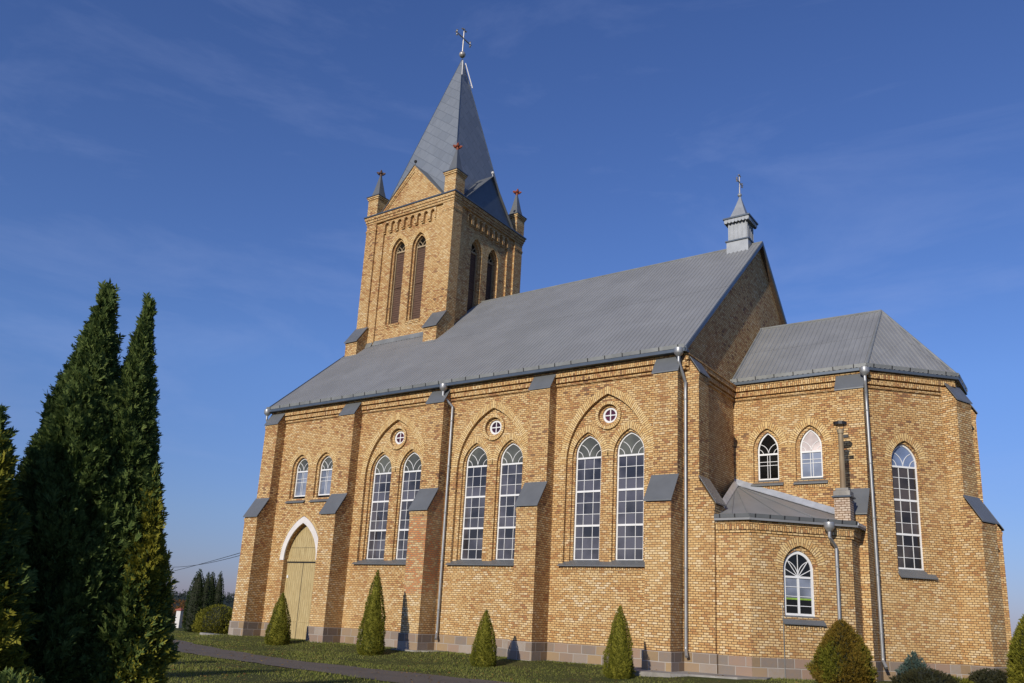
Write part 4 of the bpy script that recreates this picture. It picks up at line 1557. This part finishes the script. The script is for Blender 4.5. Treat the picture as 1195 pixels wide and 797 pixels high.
def cross(c, h, arm, r, parent, ball, name='cross'):
    """cross with trefoil ends; its arms run north-south"""
    c = Vector(c)
    mb = MB()
    mb.tube([c, c + Vector((0, 0, h))], r, 8)
    za = h * 0.66
    mb.tube([c + Vector((0, -arm, za)), c + Vector((0, arm, za))], r, 8)
    for p, d in ((Vector((0, -arm, za)), Vector((0, 0, 1))), (Vector((0, arm, za)), Vector((0, 0, 1))), (Vector((0, 0, h)), Vector((0, 1, 0)))):
        mb.tube([c + p - d * arm * 0.24, c + p + d * arm * 0.24], r * 0.9, 6)
        for s in (-1, 1):
            mb.lathe(c + p + d * s * arm * 0.26, [(0, -r * 1.7), (r * 1.7, 0), (0, r * 1.7)], 8)
        e = Vector((0, math.copysign(1, p.y), 0)) if abs(p.y) > 0 else Vector((0, 0, 1))
        mb.lathe(c + p + e * arm * .1, [(0, -r * 1.7), (r * 1.7, 0), (0, r * 1.7)], 8)
    o = mb.build(name, M['cross'], parent)
    b = MB()
    b.lathe(c, [(0, -ball), (ball * .6, -ball * .8), (ball * .95, -ball * .3), (ball, 0), (ball * .95, ball * .3), (ball * .6, ball * .8), (0, ball)], 16)
    b.build('ball', M['lantern'] if ball < .15 else M['cross'], o, smooth=True)
    return o
cross((SPX - .03, SPY, 35.34), 1.80, 0.66, 0.042, church, 0.21)

# ridge lantern
LX, LY = 20.08, W / 2
lp = Plane((LX, LY, 0), 0)
mb = MB()
mb.box(lp, -0.50, 0.50, 17.3, 18.36, -0.50, 0.50)
lan = mb.build('ridge_lantern', M['lantern'], church)
mb = MB()
mb.box(lp, -0.55, 0.55, 18.36, 18.42, -0.55, 0.55, 1)
mb.box(lp, -0.42, 0.42, 18.42, 19.35, -0.42, 0.42)
for ang in (0, 90, 180, 270):
    p2 = Plane((LX + math.sin(R(ang)) * 0.42, LY - math.cos(R(ang)) * 0.42, 0), R(ang))
    for k in range(5):
        t = -0.38 + k * 0.19
        mb.box(p2, t - 0.022, t + 0.022, 18.42, 19.33, 0.0, 0.03)
mb.build('lantern_body', [M['lantern'], M['trim']], lan)
mb = MB()
mb.box(lp, -0.62, 0.62, 19.46, 19.53, -0.62, 0.62, 1)
mb.box(lp, -0.56, 0.56, 19.33, 19.46, -0.56, 0.56)
for ang in (0, 90, 180, 270):
    p2 = Plane((LX + math.sin(R(ang)) * 0.56, LY - math.cos(R(ang)) * 0.56, 0), R(ang))
    for k in range(7):
        t = -0.48 + k * 0.16
        mb.prism(p2, [(t - .075, 19.46), (t - .075, 19.33), (t - .05, 19.28), (t, 19.26), (t + .05, 19.28), (t + .075, 19.33), (t + .075, 19.46)][::-1], -0.01, 0.018)
mb.lathe((LX, LY, 19.53), [(0.74, 0.0), (0.50, 0.16), (0.30, 0.58), (0.11, 1.05), (0.03, 1.26), (0, 1.27)], 4, rot=R(45))
mb.build('lantern_roof', [M['lantern'], M['trim']], lan)
cross((LX - .02, LY, 20.86), 1.0, 0.33, 0.03, church, 0.10)

MB.build = _b

# ------------------------------------------------------------------ ground, path, apron
def gz(x, y):
    dx = max(-1 - x, 0, x - 29)
    dy = max(-1.2 - y, 0, y - 18)
    t = min(math.hypot(dx, dy) / 4.2, 1)
    w_ = min(max((-24 - x) / 45.0, 0), 1)
    return -0.27 * (1 - (1 - t) ** 2) - 6.5 * w_ * w_ * (3 - 2 * w_)
xs = [-4000, -1500, -600, -250, -120, -80, -72, -66, -60, -56, -52, -48, -44, -40, -37, -34] + list(np.arange(-31, 40.1, 1.0)) + [46, 60, 90, 160, 400, 1200, 4000]
ys = [-4000, -1000, -300, -100, -60, -40] + list(np.arange(-30, 0.01, 0.5)) + [1, 3, 6, 10, 14, 18, 19, 20, 21, 22, 24, 40, 80, 200, 600, 1500, 4000]
gv = [(x, y, gz(x, y)) for y in ys for x in xs]
nx = len(xs)
gf = [(j * nx + i, j * nx + i + 1, (j + 1) * nx + i + 1, (j + 1) * nx + i) for j in range(len(ys) - 1) for i in range(nx - 1)]
me = bpy.data.meshes.new('ground')
me.from_pydata(gv, [], gf)
me.materials.append(M['ground'])
for p in me.polygons:
    p.use_smooth = True
go = bpy.data.objects.new('ground', me)
col.objects.link(go)
tag(go, kind='structure')

FAR = [(-60, 6.0), (-20, -0.2), (-6, -2.6), (-1, -3.7), (5, -5.7), (10.1, -7.0), (14.7, -7.1), (18.6, -6.9), (24, -7.1), (32, -7.6), (45, -8.5), (70, -10)]
NEAR = [(-60, 1.5), (-20, -4.4), (-6, -6.6), (-1, -7.4), (5, -8.2), (10.1, -9.0), (14.7, -9.6), (18.6, -10.1), (24, -10.7), (32, -11.4), (45, -12.4), (70, -14)]
fx = [p[0] for p in FAR]
def path_far(x): return float(np.interp(x, fx, [p[1] for p in FAR]))
def path_near(x): return float(np.interp(x, fx, [p[1] for p in NEAR]))
pv, pf = [], []
pxs = list(np.arange(-60, 70.1, 0.4))
for i, x in enumerate(pxs):
    w0 = 0.07 * math.sin(x * 2.1) + 0.05 * math.sin(x * 5.3 + 1) + random.uniform(-.03, .03)
    w1 = 0.07 * math.sin(x * 1.7 + 2) + 0.05 * math.sin(x * 4.6) + random.uniform(-.03, .03)
    for k in range(7):
        y = (path_far(x) + w0) * (1 - k / 6) + (path_near(x) + w1) * k / 6
        pv.append((x, y, gz(x, y) + 0.018))
    if i:
        for k in range(6):
            a = (i - 1) * 7 + k
            pf.append((a, a + 1, a + 8, a + 7))
me = bpy.data.meshes.new('path')
me.from_pydata(pv, [], pf)
me.materials.append(M['asphalt'])
o = bpy.data.objects.new('path', me)
col.objects.link(o)
tag(o, kind='structure')

# broken concrete apron at the corner under the downpipe
def slab(name, pts, th):
    mb = MB()
    top_ = [Vector((x, y, th + random.uniform(-.012, .012))) for x, y in pts]
    mb.face(top_)
    for i in range(len(pts)):
        a, b = top_[i], top_[(i + 1) % len(pts)]
        mb.face([a, b, Vector((b.x, b.y, -.3)), Vector((a.x, a.y, -.3))])
    o = mb.build(name, M['concrete'])
    tag(o, kind='structure')
slab('apron', [(18.4, -0.05), (18.5, -1.0), (19.3, -1.9), (20.4, -2.15), (21.2, -1.9), (21.6, -1.4), (23.0, -1.2), (23.6, -0.4), (23.4, 1.0), (22.4, 1.7), (21.0, 1.7), (21.0, -0.05)], 0.035)
slab('apron', [(-6.3, 1.35), (-6.2, 1.15), (-1.2, -0.35), (-1.0, 0.0), (-1.2, 1.2)], -0.13)
slab('apron', [(9.3, -0.05), (9.3, -1.25), (10.6, -1.35), (11.2, -0.9), (11.2, -0.05)], 0.03)

# lawn blades in front of the church
N = 190000
bx = rng.uniform(-16, 33, N)
by = rng.uniform(-15, 3, N)
pfar = np.interp(bx, fx, [p[1] for p in FAR])
pnear = np.interp(bx, fx, [p[1] for p in NEAR])
keep = ((by > pfar - 0.03 + rng.normal(0, .05, N)) | (by < pnear + 0.03 + rng.normal(0, .05, N)))
keep &= ~((bx > -1.1) & (bx < 20.9) & (by > -0.12 - 0.0 * bx))
keep &= ~((bx > 18.5) & (bx < 23.4) & (by > -1.75))
keep &= ~((bx > 20.8) & (by > -0.0 + (bx - 20.8) * 0.55))
for k in range(5):
    keep &= ~((bx > 5.2 * k - 1.0) & (bx < 5.2 * k + 0.1) & (by > -1.12))
# worn, bare spots
bare = np.sin(bx * 1.3 + 0.7) * np.sin(by * 1.9 + bx * 0.4) + 0.5 * np.sin(bx * 3.1) * np.cos(by * 2.7)
keep &= (bare < 0.75) | (rng.random(N) < 0.25)
bx, by = bx[keep], by[keep]
n = len(bx)
tdx = np.maximum(np.maximum(-1 - bx, bx - 29), 0)
tdy = np.maximum(-1.2 - by, 0)
tt = np.minimum(np.hypot(tdx, tdy) / 4.2, 1)
bz = -0.27 * (1 - (1 - tt) ** 2) - 0.004
hgt = rng.uniform(0.025, 0.075, n) * (0.8 + 0.5 * np.sin(bx * .9) * np.sin(by * 1.1))
an = rng.uniform(0, 2 * np.pi, n)
wd = rng.uniform(0.008, 0.017, n)
ln = rng.uniform(0.0, 0.05, n)
a2 = rng.uniform(0, 2 * np.pi, n)
V = np.empty((n, 3, 3), dtype=np.float32)
V[:, 0] = np.stack([bx - np.cos(an) * wd, by - np.sin(an) * wd, bz], 1)
V[:, 1] = np.stack([bx + np.cos(an) * wd, by + np.sin(an) * wd, bz], 1)
V[:, 2] = np.stack([bx + np.cos(a2) * ln, by + np.sin(a2) * ln, bz + hgt], 1)

def raw_mesh(name, V, mats, fsize, mat_idx=None, parent=None, smooth=False):
    """V (nfaces, fsize, 3)"""
    V = np.asarray(V, dtype=np.float32)
    nf = len(V)
    me = bpy.data.meshes.new(name)
    me.vertices.add(nf * fsize)
    me.vertices.foreach_set('co', V.reshape(-1))
    me.loops.add(nf * fsize)
    me.loops.foreach_set('vertex_index', np.arange(nf * fsize, dtype=np.int32))
    me.polygons.add(nf)
    me.polygons.foreach_set('loop_start', np.arange(0, nf * fsize, fsize, dtype=np.int32))
    me.polygons.foreach_set('loop_total', np.full(nf, fsize, dtype=np.int32))
    if mat_idx is not None:
        me.polygons.foreach_set('material_index', np.asarray(mat_idx, dtype=np.int32))
    for m in (mats if isinstance(mats, (list, tuple)) else [mats]):
        me.materials.append(m)
    me.update(calc_edges=True)
    me.validate()
    o = bpy.data.objects.new(name, me)
    col.objects.link(o)
    if parent is not None:
        o.parent = parent
    return o
tag(raw_mesh('grass', V, M['grass'], 3), 'short worn lawn grass between the church and the path', 'grass', kind='stuff')

# autumn leaves blown over the lawn, path and apron
NL = 5200
lx = rng.uniform(-14, 32, NL)
ly = rng.uniform(-14, -0.9, NL)
dens = np.sin(lx * .8 + 1) * np.sin(ly * .7) + rng.normal(0, .6, NL)
ok = (dens > 0.1) & ~((lx > 20.5) & (ly > -0.6))
lx, ly = lx[ok], ly[ok]
lz = np.array([gz(a, b) for a, b in zip(lx, ly)]) + rng.uniform(0.022, 0.06, len(lx))
la = rng.uniform(0, 6.28, len(lx))
ls = rng.uniform(0.022, 0.05, len(lx))
ux = np.stack([np.cos(la), np.sin(la), rng.normal(0, .25, len(lx))], 1)
uy = np.stack([-np.sin(la), np.cos(la), rng.normal(0, .25, len(lx))], 1) * 0.6
c0 = np.stack([lx, ly, lz], 1)
LV = np.stack([c0 - ux * ls[:, None], c0 + uy * ls[:, None], c0 + ux * ls[:, None], c0 - uy * ls[:, None]], 1)
M['litter'] = leaf_mat('fallen_leaves', (0.12, 0.06, 0.02), (0.24, 0.13, 0.035), (0.38, 0.26, 0.07))
tag(raw_mesh('fallen_leaves', LV, M['litter'], 4), 'brown and yellow leaves scattered over the lawn and path', 'leaves', kind='stuff')

# ------------------------------------------------------------------ evergreens
def sprays(pos, out, size, n_leaf, spread=0.40, droop=0.0, seed=0):
    """flat feathery sprays: a stem leaf and side leaflets, each a slim rhomb. pos, out (n,3)"""
    g = np.random.default_rng(seed)
    n = len(pos)
    out = out / np.linalg.norm(out, axis=1, keepdims=True)
    rnd = g.normal(size=(n, 3))
    side = np.cross(out, rnd)
    side /= np.linalg.norm(side, axis=1, keepdims=True) + 1e-9
    nrm = np.cross(out, side)
    quads = []
    def rhomb(base, d, s, L, w):
        L = L[:, None]
        w = w[:, None]
        mid = base + d * L * 0.5
        quads.append(np.stack([base, mid + s * w, base + d * L, mid - s * w], 1))
    rhomb(pos, out, side, size, size * 0.085)
    for k in range(n_leaf):
        q = (k + 0.6) / (n_leaf + 0.6)
        sg = 1 if k % 2 else -1
        b = pos + out * (size * q * 0.85)[:, None]
        d = out * (1 - spread) + side * (sg * spread) + nrm * (g.normal(0, 0.18, n))[:, None]
        d /= np.linalg.norm(d, axis=1, keepdims=True)
        s = np.cross(d, nrm)
        s /= np.linalg.norm(s, axis=1, keepdims=True) + 1e-9
        rhomb(b, d, s, size * (0.62 - 0.30 * q) * g.uniform(0.7, 1.2, n), size * 0.07)
    return np.concatenate(quads, 0)

def crown_points(n, h, r, prof, lump=0.16, seed=0, inner=0.62, freq=5):
    """points in the outer shell of a body of revolution with vertical lumps"""
    g = np.random.default_rng(seed)
    zz = np.linspace(0, 1, 200)
    wts = np.interp(zz, [p[0] for p in prof], [p[1] for p in prof]) + 0.03
    z = g.choice(zz, size=n, p=wts / wts.sum()) + g.uniform(-.0025, .0025, n)
    z = np.clip(z, 0, 1)
    th = g.uniform(0, 2 * np.pi, n)
    R_ = np.interp(z, [p[0] for p in prof], [p[1] for p in prof]) * r
    ph = g.uniform(0, 6.28, 6)
    lumps = 1 + lump * (np.sin(freq * th + ph[0] + 5 * z) * np.sin(7 * z * h / max(r, .3) * 0.4 + ph[1]) + 0.7 * np.sin(3 * th + ph[2] - 9 * z) +
                        0.5 * np.sin(11 * th + ph[3]) * np.sin(23 * z + ph[4]))
    q = inner + (1 - inner) * np.sqrt(g.uniform(0, 1, n))
    rad = R_ * lumps * q
    pos = np.stack([rad * np.cos(th), rad * np.sin(th), z * h], 1)
    return pos, th, z, q

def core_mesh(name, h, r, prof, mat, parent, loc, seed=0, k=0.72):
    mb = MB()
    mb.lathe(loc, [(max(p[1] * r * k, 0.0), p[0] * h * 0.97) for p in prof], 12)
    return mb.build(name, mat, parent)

CONE = [(0, 0.84), (0.06, 0.98), (0.15, 1.0), (0.35, 0.90), (0.6, 0.68), (0.8, 0.42), (0.92, 0.20), (1, 0.02)]
FLAME = [(0, 0.72), (0.08, 0.90), (0.25, 1.0), (0.45, 0.95), (0.62, 0.78), (0.78, 0.52), (0.9, 0.28), (1, 0.02)]
COLUMN = [(0, 0.6), (0.1, 0.85), (0.3, 1.0), (0.6, 0.92), (0.8, 0.62), (0.92, 0.3), (1, 0.03)]
THUJA = [(0, 0.80), (0.10, 0.95), (0.25, 1.0), (0.45, 0.92), (0.60, 0.76), (0.74, 0.52), (0.86, 0.26), (0.94, 0.10), (1, 0.01)]
GLOBE = [(0, 0.70), (0.12, 0.90), (0.35, 1.0), (0.6, 0.92), (0.8, 0.68), (0.93, 0.38), (1, 0.05)]
EGG = [(0, 0.80), (0.12, 0.97), (0.28, 1.0), (0.5, 0.88), (0.72, 0.62), (0.88, 0.34), (0.96, 0.14), (1, 0.03)]
SPREAD = [(0, 0.75), (0.2, 1.0), (0.5, 0.9), (0.8, 0.6), (1, 0.1)]

def evergreen(name, label, cat, loc, h, r, prof, n, size, mats, group=None, seed=1, lump=0.14, leafs=4, up=0.9, jit=0.45, parent=None, part_name='crown',
              mix=None, stem=True, inner=0.6, tip=True, freq=5, core='needle_core', core_k=None):
    x, y = loc
    z0 = gz(x, y) - 0.03
    root = thing(name, label, cat, (x, y, z0), group) if parent is None else parent
    off = Vector((0, 0, 0)) if parent is None else Vector((x - parent.location.x, y - parent.location.y, z0 - parent.location.z))
    pos, th, z, q = crown_points(n, h, r, prof, lump, seed, inner, freq)
    g = np.random.default_rng(seed + 5)
    upw = up * (0.7 + 0.9 * z)
    out = np.stack([np.cos(th), np.sin(th), upw], 1) + g.normal(0, jit, (n, 3))
    sz = size * g.uniform(0.6, 1.25, n) * (1.0 - 0.35 * z)
    V = sprays(pos, out, sz, leafs, seed=seed + 2)
    if tip:
        nt = max(14, n // 70)
        tz = g.uniform(0.80, 1.0, nt)
        tr = np.interp(tz, [p[0] for p in prof], [p[1] for p in prof]) * r * g.uniform(.2, 1.0, nt)
        ta = g.uniform(0, 6.283, nt)
        tp = np.stack([tr * np.cos(ta), tr * np.sin(ta), h * tz], 1)
        to = np.stack([np.cos(ta) * .35 + g.normal(0, .22, nt), np.sin(ta) * .35 + g.normal(0, .22, nt), np.ones(nt)], 1)
        V = np.concatenate([V, sprays(tp, to, size * g.uniform(0.7, 1.25, nt), leafs, seed=seed + 3)], 0)
    V = V + np.array(off, dtype=np.float32)
    mi = None
    ms = mats if isinstance(mats, (list, tuple)) else [mats]
    if len(ms) > 1:
        cen = V.mean(1)
        fld = np.sin(cen[:, 0] * 4.1 + seed) * np.sin(cen[:, 1] * 3.7 + 1) + np.sin(cen[:, 2] * 3.3 + seed * 2) * 0.7 + g.normal(0, .45, len(V))
        mi = (fld > (mix if mix is not None else 0.2)).astype(np.int32)
    raw_mesh(part_name, V, ms, 4, mi, root)
    if stem:
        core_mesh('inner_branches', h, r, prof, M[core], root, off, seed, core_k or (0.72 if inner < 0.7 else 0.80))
        mb = MB()
        mb.tube([off + Vector((0, 0, -0.1)), off + Vector((0, 0, h * .5)), off + Vector((0, 0, h * .93))], [max(.04, r * .12), max(.03, r * .07), 0.01], 7)
        mb.build('trunk', M['bark'], root)
    return root

# four small clipped cones along the south wall
FG = 'young conical thujas along the south wall'
evergreen('conical_thuja', 'young conical thuja in front of the yellow church door', 'shrub', (4.15, -2.45), 2.05, 0.46, CONE, 7500, 0.085, [M['thuja_lit'], M['thuja']], FG, 21, 0.10, mix=0.9, leafs=3, inner=0.8, core='thuja_lit')
evergreen('conical_thuja', 'tallest of the young conical thujas, below the leftmost pair of tall windows', 'shrub', (9.76, -2.81), 3.02, 0.45, CONE, 9500, 0.09, [M['thuja_lit'], M['thuja']], FG, 22, 0.11, mix=0.9, leafs=3, inner=0.8, core='thuja_lit')
evergreen('conical_thuja', 'smallest conical thuja, standing on grass below the middle pair of tall windows', 'shrub', (15.12, -3.05), 1.78, 0.39, CONE, 6500, 0.08, [M['thuja_lit'], M['thuja']], FG, 23, 0.12, mix=0.9, leafs=3, inner=0.8, core='thuja_lit')
evergreen('conical_thuja', 'conical thuja below the rightmost pair of tall nave windows', 'shrub', (19.95, -2.78), 2.07, 0.41, CONE, 7500, 0.08, [M['thuja_lit'], M['gold']], FG, 24, 0.10, mix=0.9, leafs=3, inner=0.8, core='thuja_lit')
# shrubs by the sacristy and apse
evergreen('globe_thuja', 'round bronze yellow bush in front of the low sacristy window wall', 'shrub', (26.0, -1.2), 1.80, 0.74, EGG, 13000, 0.12, [M['bronze'], M['thuja_lit']], None, 31, 0.15, mix=0.75, leafs=4, tip=False)
evergreen('spruce_shrub', 'small blue green spruce against the apse plinth', 'shrub', (26.9, 3.9), 0.95, 0.48, CONE, 1600, 0.13, M['spruce'], None, 32, 0.2, leafs=4)
evergreen('juniper', 'low dark juniper mound in front of the blue spruce', 'shrub', (27.5, 2.3), 0.55, 0.80, SPREAD, 2600, 0.13, M['juniper'], 'low junipers by the apse', 33, 0.2, leafs=4, tip=False)
evergreen('juniper', 'low dark juniper at the foot of the last apse buttress', 'shrub', (29.0, 4.6), 0.60, 0.74, SPREAD, 2600, 0.13, M['juniper'], 'low junipers by the apse', 34, 0.2, leafs=4, tip=False)
evergreen('juniper', 'small green juniper sprig between the spruce and the buttress', 'shrub', (28.1, 3.6), 0.34, 0.45, SPREAD, 900, 0.12, M['thuja_lit'], 'low junipers by the apse', 35, 0.2, leafs=4, tip=False)
evergreen('golden_thuja', 'yellow green thuja cut by the right edge beside the apse', 'shrub', (30.05, 4.0), 2.3, 0.55, EGG, 7000, 0.15, [M['gold'], M['thuja_lit']], None, 36, 0.12, mix=0.5, leafs=4)
evergreen('pine', 'dark bluish conifer top showing behind the golden thuja at the right edge', 'tree', (30.6, 9.5), 3.5, 0.95, CONE, 3200, 0.24, [M['spruce'], M['thuja']], None, 37, 0.22, leafs=5, mix=-0.2)

# the big pair at the left edge
TG, GG = 'tall thujas at the left edge', 'golden thujas round the tall pair'
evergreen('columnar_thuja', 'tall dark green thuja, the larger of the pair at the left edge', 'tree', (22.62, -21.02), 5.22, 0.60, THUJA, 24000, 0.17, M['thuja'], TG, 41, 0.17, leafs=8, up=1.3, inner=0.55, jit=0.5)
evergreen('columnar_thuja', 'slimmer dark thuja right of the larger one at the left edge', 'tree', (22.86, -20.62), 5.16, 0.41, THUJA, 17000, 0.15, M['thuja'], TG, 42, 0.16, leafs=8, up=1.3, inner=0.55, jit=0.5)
evergreen('golden_thuja', 'half dark golden thuja with bright tip at the far left edge', 'shrub', (23.0, -22.1), 3.42, 0.50, FLAME, 9000, 0.19, [M['thuja'], M['gold']], GG, 43, 0.26, leafs=8, mix=0.35, inner=0.45)
evergreen('golden_thuja', 'golden thuja with yellow sprays right of the tall dark pair', 'shrub', (23.22, -20.42), 3.12, 0.33, THUJA, 8000, 0.16, [M['thuja'], M['gold']], GG, 44, 0.24, leafs=8, mix=0.4, inner=0.45)
evergreen('golden_thuja', 'low golden shrub under the tall thujas at the bottom left corner', 'shrub', (24.4, -22.1), 1.02, 0.40, GLOBE, 3600, 0.17, [M['thuja'], M['gold']], GG, 45, 0.3, leafs=8, mix=0.75, inner=0.45, tip=False)

# far pair and globe by the west end
t = evergreen('columnar_thuja', 'far columnar thuja with two tips, next to the grey boundary wall', 'tree', (-9.75, 3.1), 3.42, 0.50, COLUMN, 3600, 0.14, M['thuja_far'], 'far columnar thujas by the west end', 51, 0.05, leafs=3, inner=0.75)
evergreen('x', '', '', (-9.42, 3.45), 3.25, 0.36, COLUMN, 2200, 0.14, M['thuja_far'], seed=52, lump=0.05, leafs=3, parent=t, inner=0.75)
t = evergreen('columnar_thuja', 'far columnar thuja with two tips just left of the church corner', 'tree', (-12.75, 6.1), 3.45, 0.42, COLUMN, 3000, 0.14, M['thuja_far'], 'far columnar thujas by the west end', 53, 0.05, leafs=3, inner=0.75)
evergreen('x', '', '', (-12.45, 6.45), 3.52, 0.34, COLUMN, 2000, 0.14, M['thuja_far'], seed=54, lump=0.05, leafs=3, parent=t, inner=0.75)
evergreen('globe_thuja', 'round yellow green bush at the west corner of the church', 'shrub', (-8.2, 3.6), 1.55, 1.22, GLOBE, 5000, 0.16, [M['gold'], M['thuja_lit']], None, 55, 0.07, mix=0.0, leafs=3, tip=False)

# trees behind the photographer's left shoulder, whose shadows lie over the thujas, lawn and path
BG = 'tall conifers behind the viewpoint'
for i, (x, y, h, r, pf_) in enumerate([(23.1, -32.6, 10.9, 0.95, COLUMN), (21.6, -33.4, 9.9, 1.2, COLUMN), (19.0, -31.6, 8.6, 1.2, CONE), (16.0, -32.3, 9.0, 1.3, CONE),
                                       (12.6, -30.0, 8.0, 1.2, CONE), (9.0, -28.5, 7.4, 1.2, CONE)]):
    evergreen('conifer', 'tall dark conifer behind the viewpoint', 'tree', (x, y), h, r, pf_, 1300 if i == 0 else 3000, 0.45, M['thuja'], BG, 60 + i, 0.12, leafs=4, core_k=0.25 if i == 0 else None)

# ------------------------------------------------------------------ west side background
mb = MB()
gp = thing('gate_pillar', 'white pillar with red tiled cap at the end of the grey wall', 'pillar', (-15.4, 6.0, -0.27))
mb.box(Plane((0, 0, 0), R(20)), -0.15, 0.15, -0.1, 1.05, -0.15, 0.15)
mb.build('shaft', M['lightgrey'], gp)
mb = MB()
mb.box(Plane((0, 0, 0), R(20)), -0.22, 0.22, 1.05, 1.10, -0.22, 0.22)
mb.lathe((0, 0, 1.10), [(0.30, 0), (0.0, 0.12)], 4, rot=R(65))
mb.build('cap', M['terracotta'], gp)
wp = Plane((-15.2, 6.5, -0.27), R(50))
mb = MB()
mb.box(wp, 0.0, 9.0, -0.1, 1.05, -0.1, 0.1)
mb.build('wall_panel', M['concrete'], None)
fw = bpy.data.objects['wall_panel']
fw.name = 'boundary_wall'
tag(fw, 'low grey wall right of the white pillar, partly behind the far thujas', 'wall')

def leafy_tree(name, label, loc, h, r, mat, seed, n=2600, size=0.35):
    g = np.random.default_rng(seed)
    root = thing(name, label, 'tree', (loc[0], loc[1], gz(*loc) - 0.1))
    mb = MB()
    mb.tube([(0, 0, 0), (0.1, 0, h * .35), (0, 0.1, h * .8)], [0.22, 0.15, 0.04], 8)
    cl = []
    for k in range(9):
        a = 2.4 * k
        e = Vector((math.cos(a) * r * .7, math.sin(a) * r * .7, h * (0.42 + 0.055 * k)))
        mb.tube([(0.05, 0, h * (.22 + .03 * k)), e * .6 + Vector((0, 0, h * .12)), e], [0.09, 0.05, 0.015], 5)
        cl.append((e.x, e.y, e.z))
    cl.append((0, 0, h * .85))
    mb.build('trunk', M['bark'], root)
    cl = np.array(cl)
    ci = g.integers(0, len(cl), n)
    d = g.normal(size=(n, 3))
    d /= np.linalg.norm(d, axis=1, keepdims=True)
    pos = cl[ci] + d * (r * 0.48 * np.cbrt(g.uniform(0.1, 1, n)))[:, None]
    pos[:, 2] = np.minimum(pos[:, 2], h)
    V = sprays(pos, d + g.normal(0, .6, (n, 3)), size * g.uniform(.5, 1.1, n), 2, seed=seed)
    raw_mesh('crown', V, mat, 4, None, root)
    return root
leafy_tree('autumn_tree', 'orange brown autumn tree over the grey wall', (-70, 41.5), 8.0, 3.4, M['autumn'], 71, 4200, 0.5)
leafy_tree('autumn_tree', 'olive tree right of the orange one, behind the far thujas', (-70, 46.5), 7.4, 2.6, M['olive'], 72, 3600, 0.45)
leafy_tree('autumn_tree', 'olive and yellow tree low behind the white pillar', (-78, 40), 7.4, 3.0, M['olive'], 73, 3600, 0.45)

# forest on the horizon, one mass
g = np.random.default_rng(99)
NF = 16000
ang = g.uniform(R(95), R(175), NF)
dist = g.uniform(430, 560, NF)
fxx = 32 + np.cos(ang) * dist
fyy = -25 + np.sin(ang) * dist
hill = 3.4 + 1.8 * (0.5 + 0.5 * np.sin(ang * 9 + 0.6)) + 0.7 * np.sin(ang * 23)
fz = g.uniform(0, 1, NF) ** 0.6 * (hill + 1.0 + (dist - 430) / 130 * 1.6) + g.normal(0, .4, NF)
pos = np.stack([fxx, fyy, fz - .5], 1)
V = sprays(pos, g.normal(0, 1, (NF, 3)), g.uniform(1.2, 2.8, NF), 3, seed=98)
# widen the leaf masses so the wood reads as closed
tag(raw_mesh('forest', V, M['wood_far'], 4), 'dark wood along the horizon', 'forest', kind='stuff')
mb = MB()
for k in range(60):
    a0, a1 = R(95 + 80 * k / 60), R(95 + 80 * (k + 1) / 60)
    def hp(a, rr, z): return Vector((32 + math.cos(a) * rr, -25 + math.sin(a) * rr, z))
    def hh(a): return 3.2 + 1.8 * (0.5 + 0.5 * math.sin(a * 9 + .6)) + 0.7 * math.sin(a * 23)
    mb.face([hp(a0, 420, -8), hp(a1, 420, -8), hp(a1, 500, hh(a1)), hp(a0, 500, hh(a0))])
    mb.face([hp(a0, 500, hh(a0)), hp(a1, 500, hh(a1)), hp(a1, 700, hh(a1) - 3), hp(a0, 700, hh(a0) - 3)])
o = mb.build('hills', M['wood_far'])
tag(o, kind='structure')

# overhead cables from the west corner of the church
def cable(a, b, sag, label):
    a, b = Vector(a), Vector(b)
    mb = MB()
    pts = []
    for i in range(25):
        q = i / 24
        p = a.lerp(b, q)
        p.z -= sag * 4 * q * (1 - q)
        pts.append(p)
    mb.tube(pts, 0.018, 5)
    o = mb.build('power_cable', M['dark'])
    tag(o, label, 'cable', 'overhead cables to the church')
cable((-0.93, 1.2, 4.45), (-58, 28.6, 3.5), 0.15, 'lower of two thin overhead cables running left from the church corner')
cable((-0.93, 1.6, 4.50), (-58, 29.2, 5.2), 0.75, 'upper of two thin overhead cables left of the church corner')
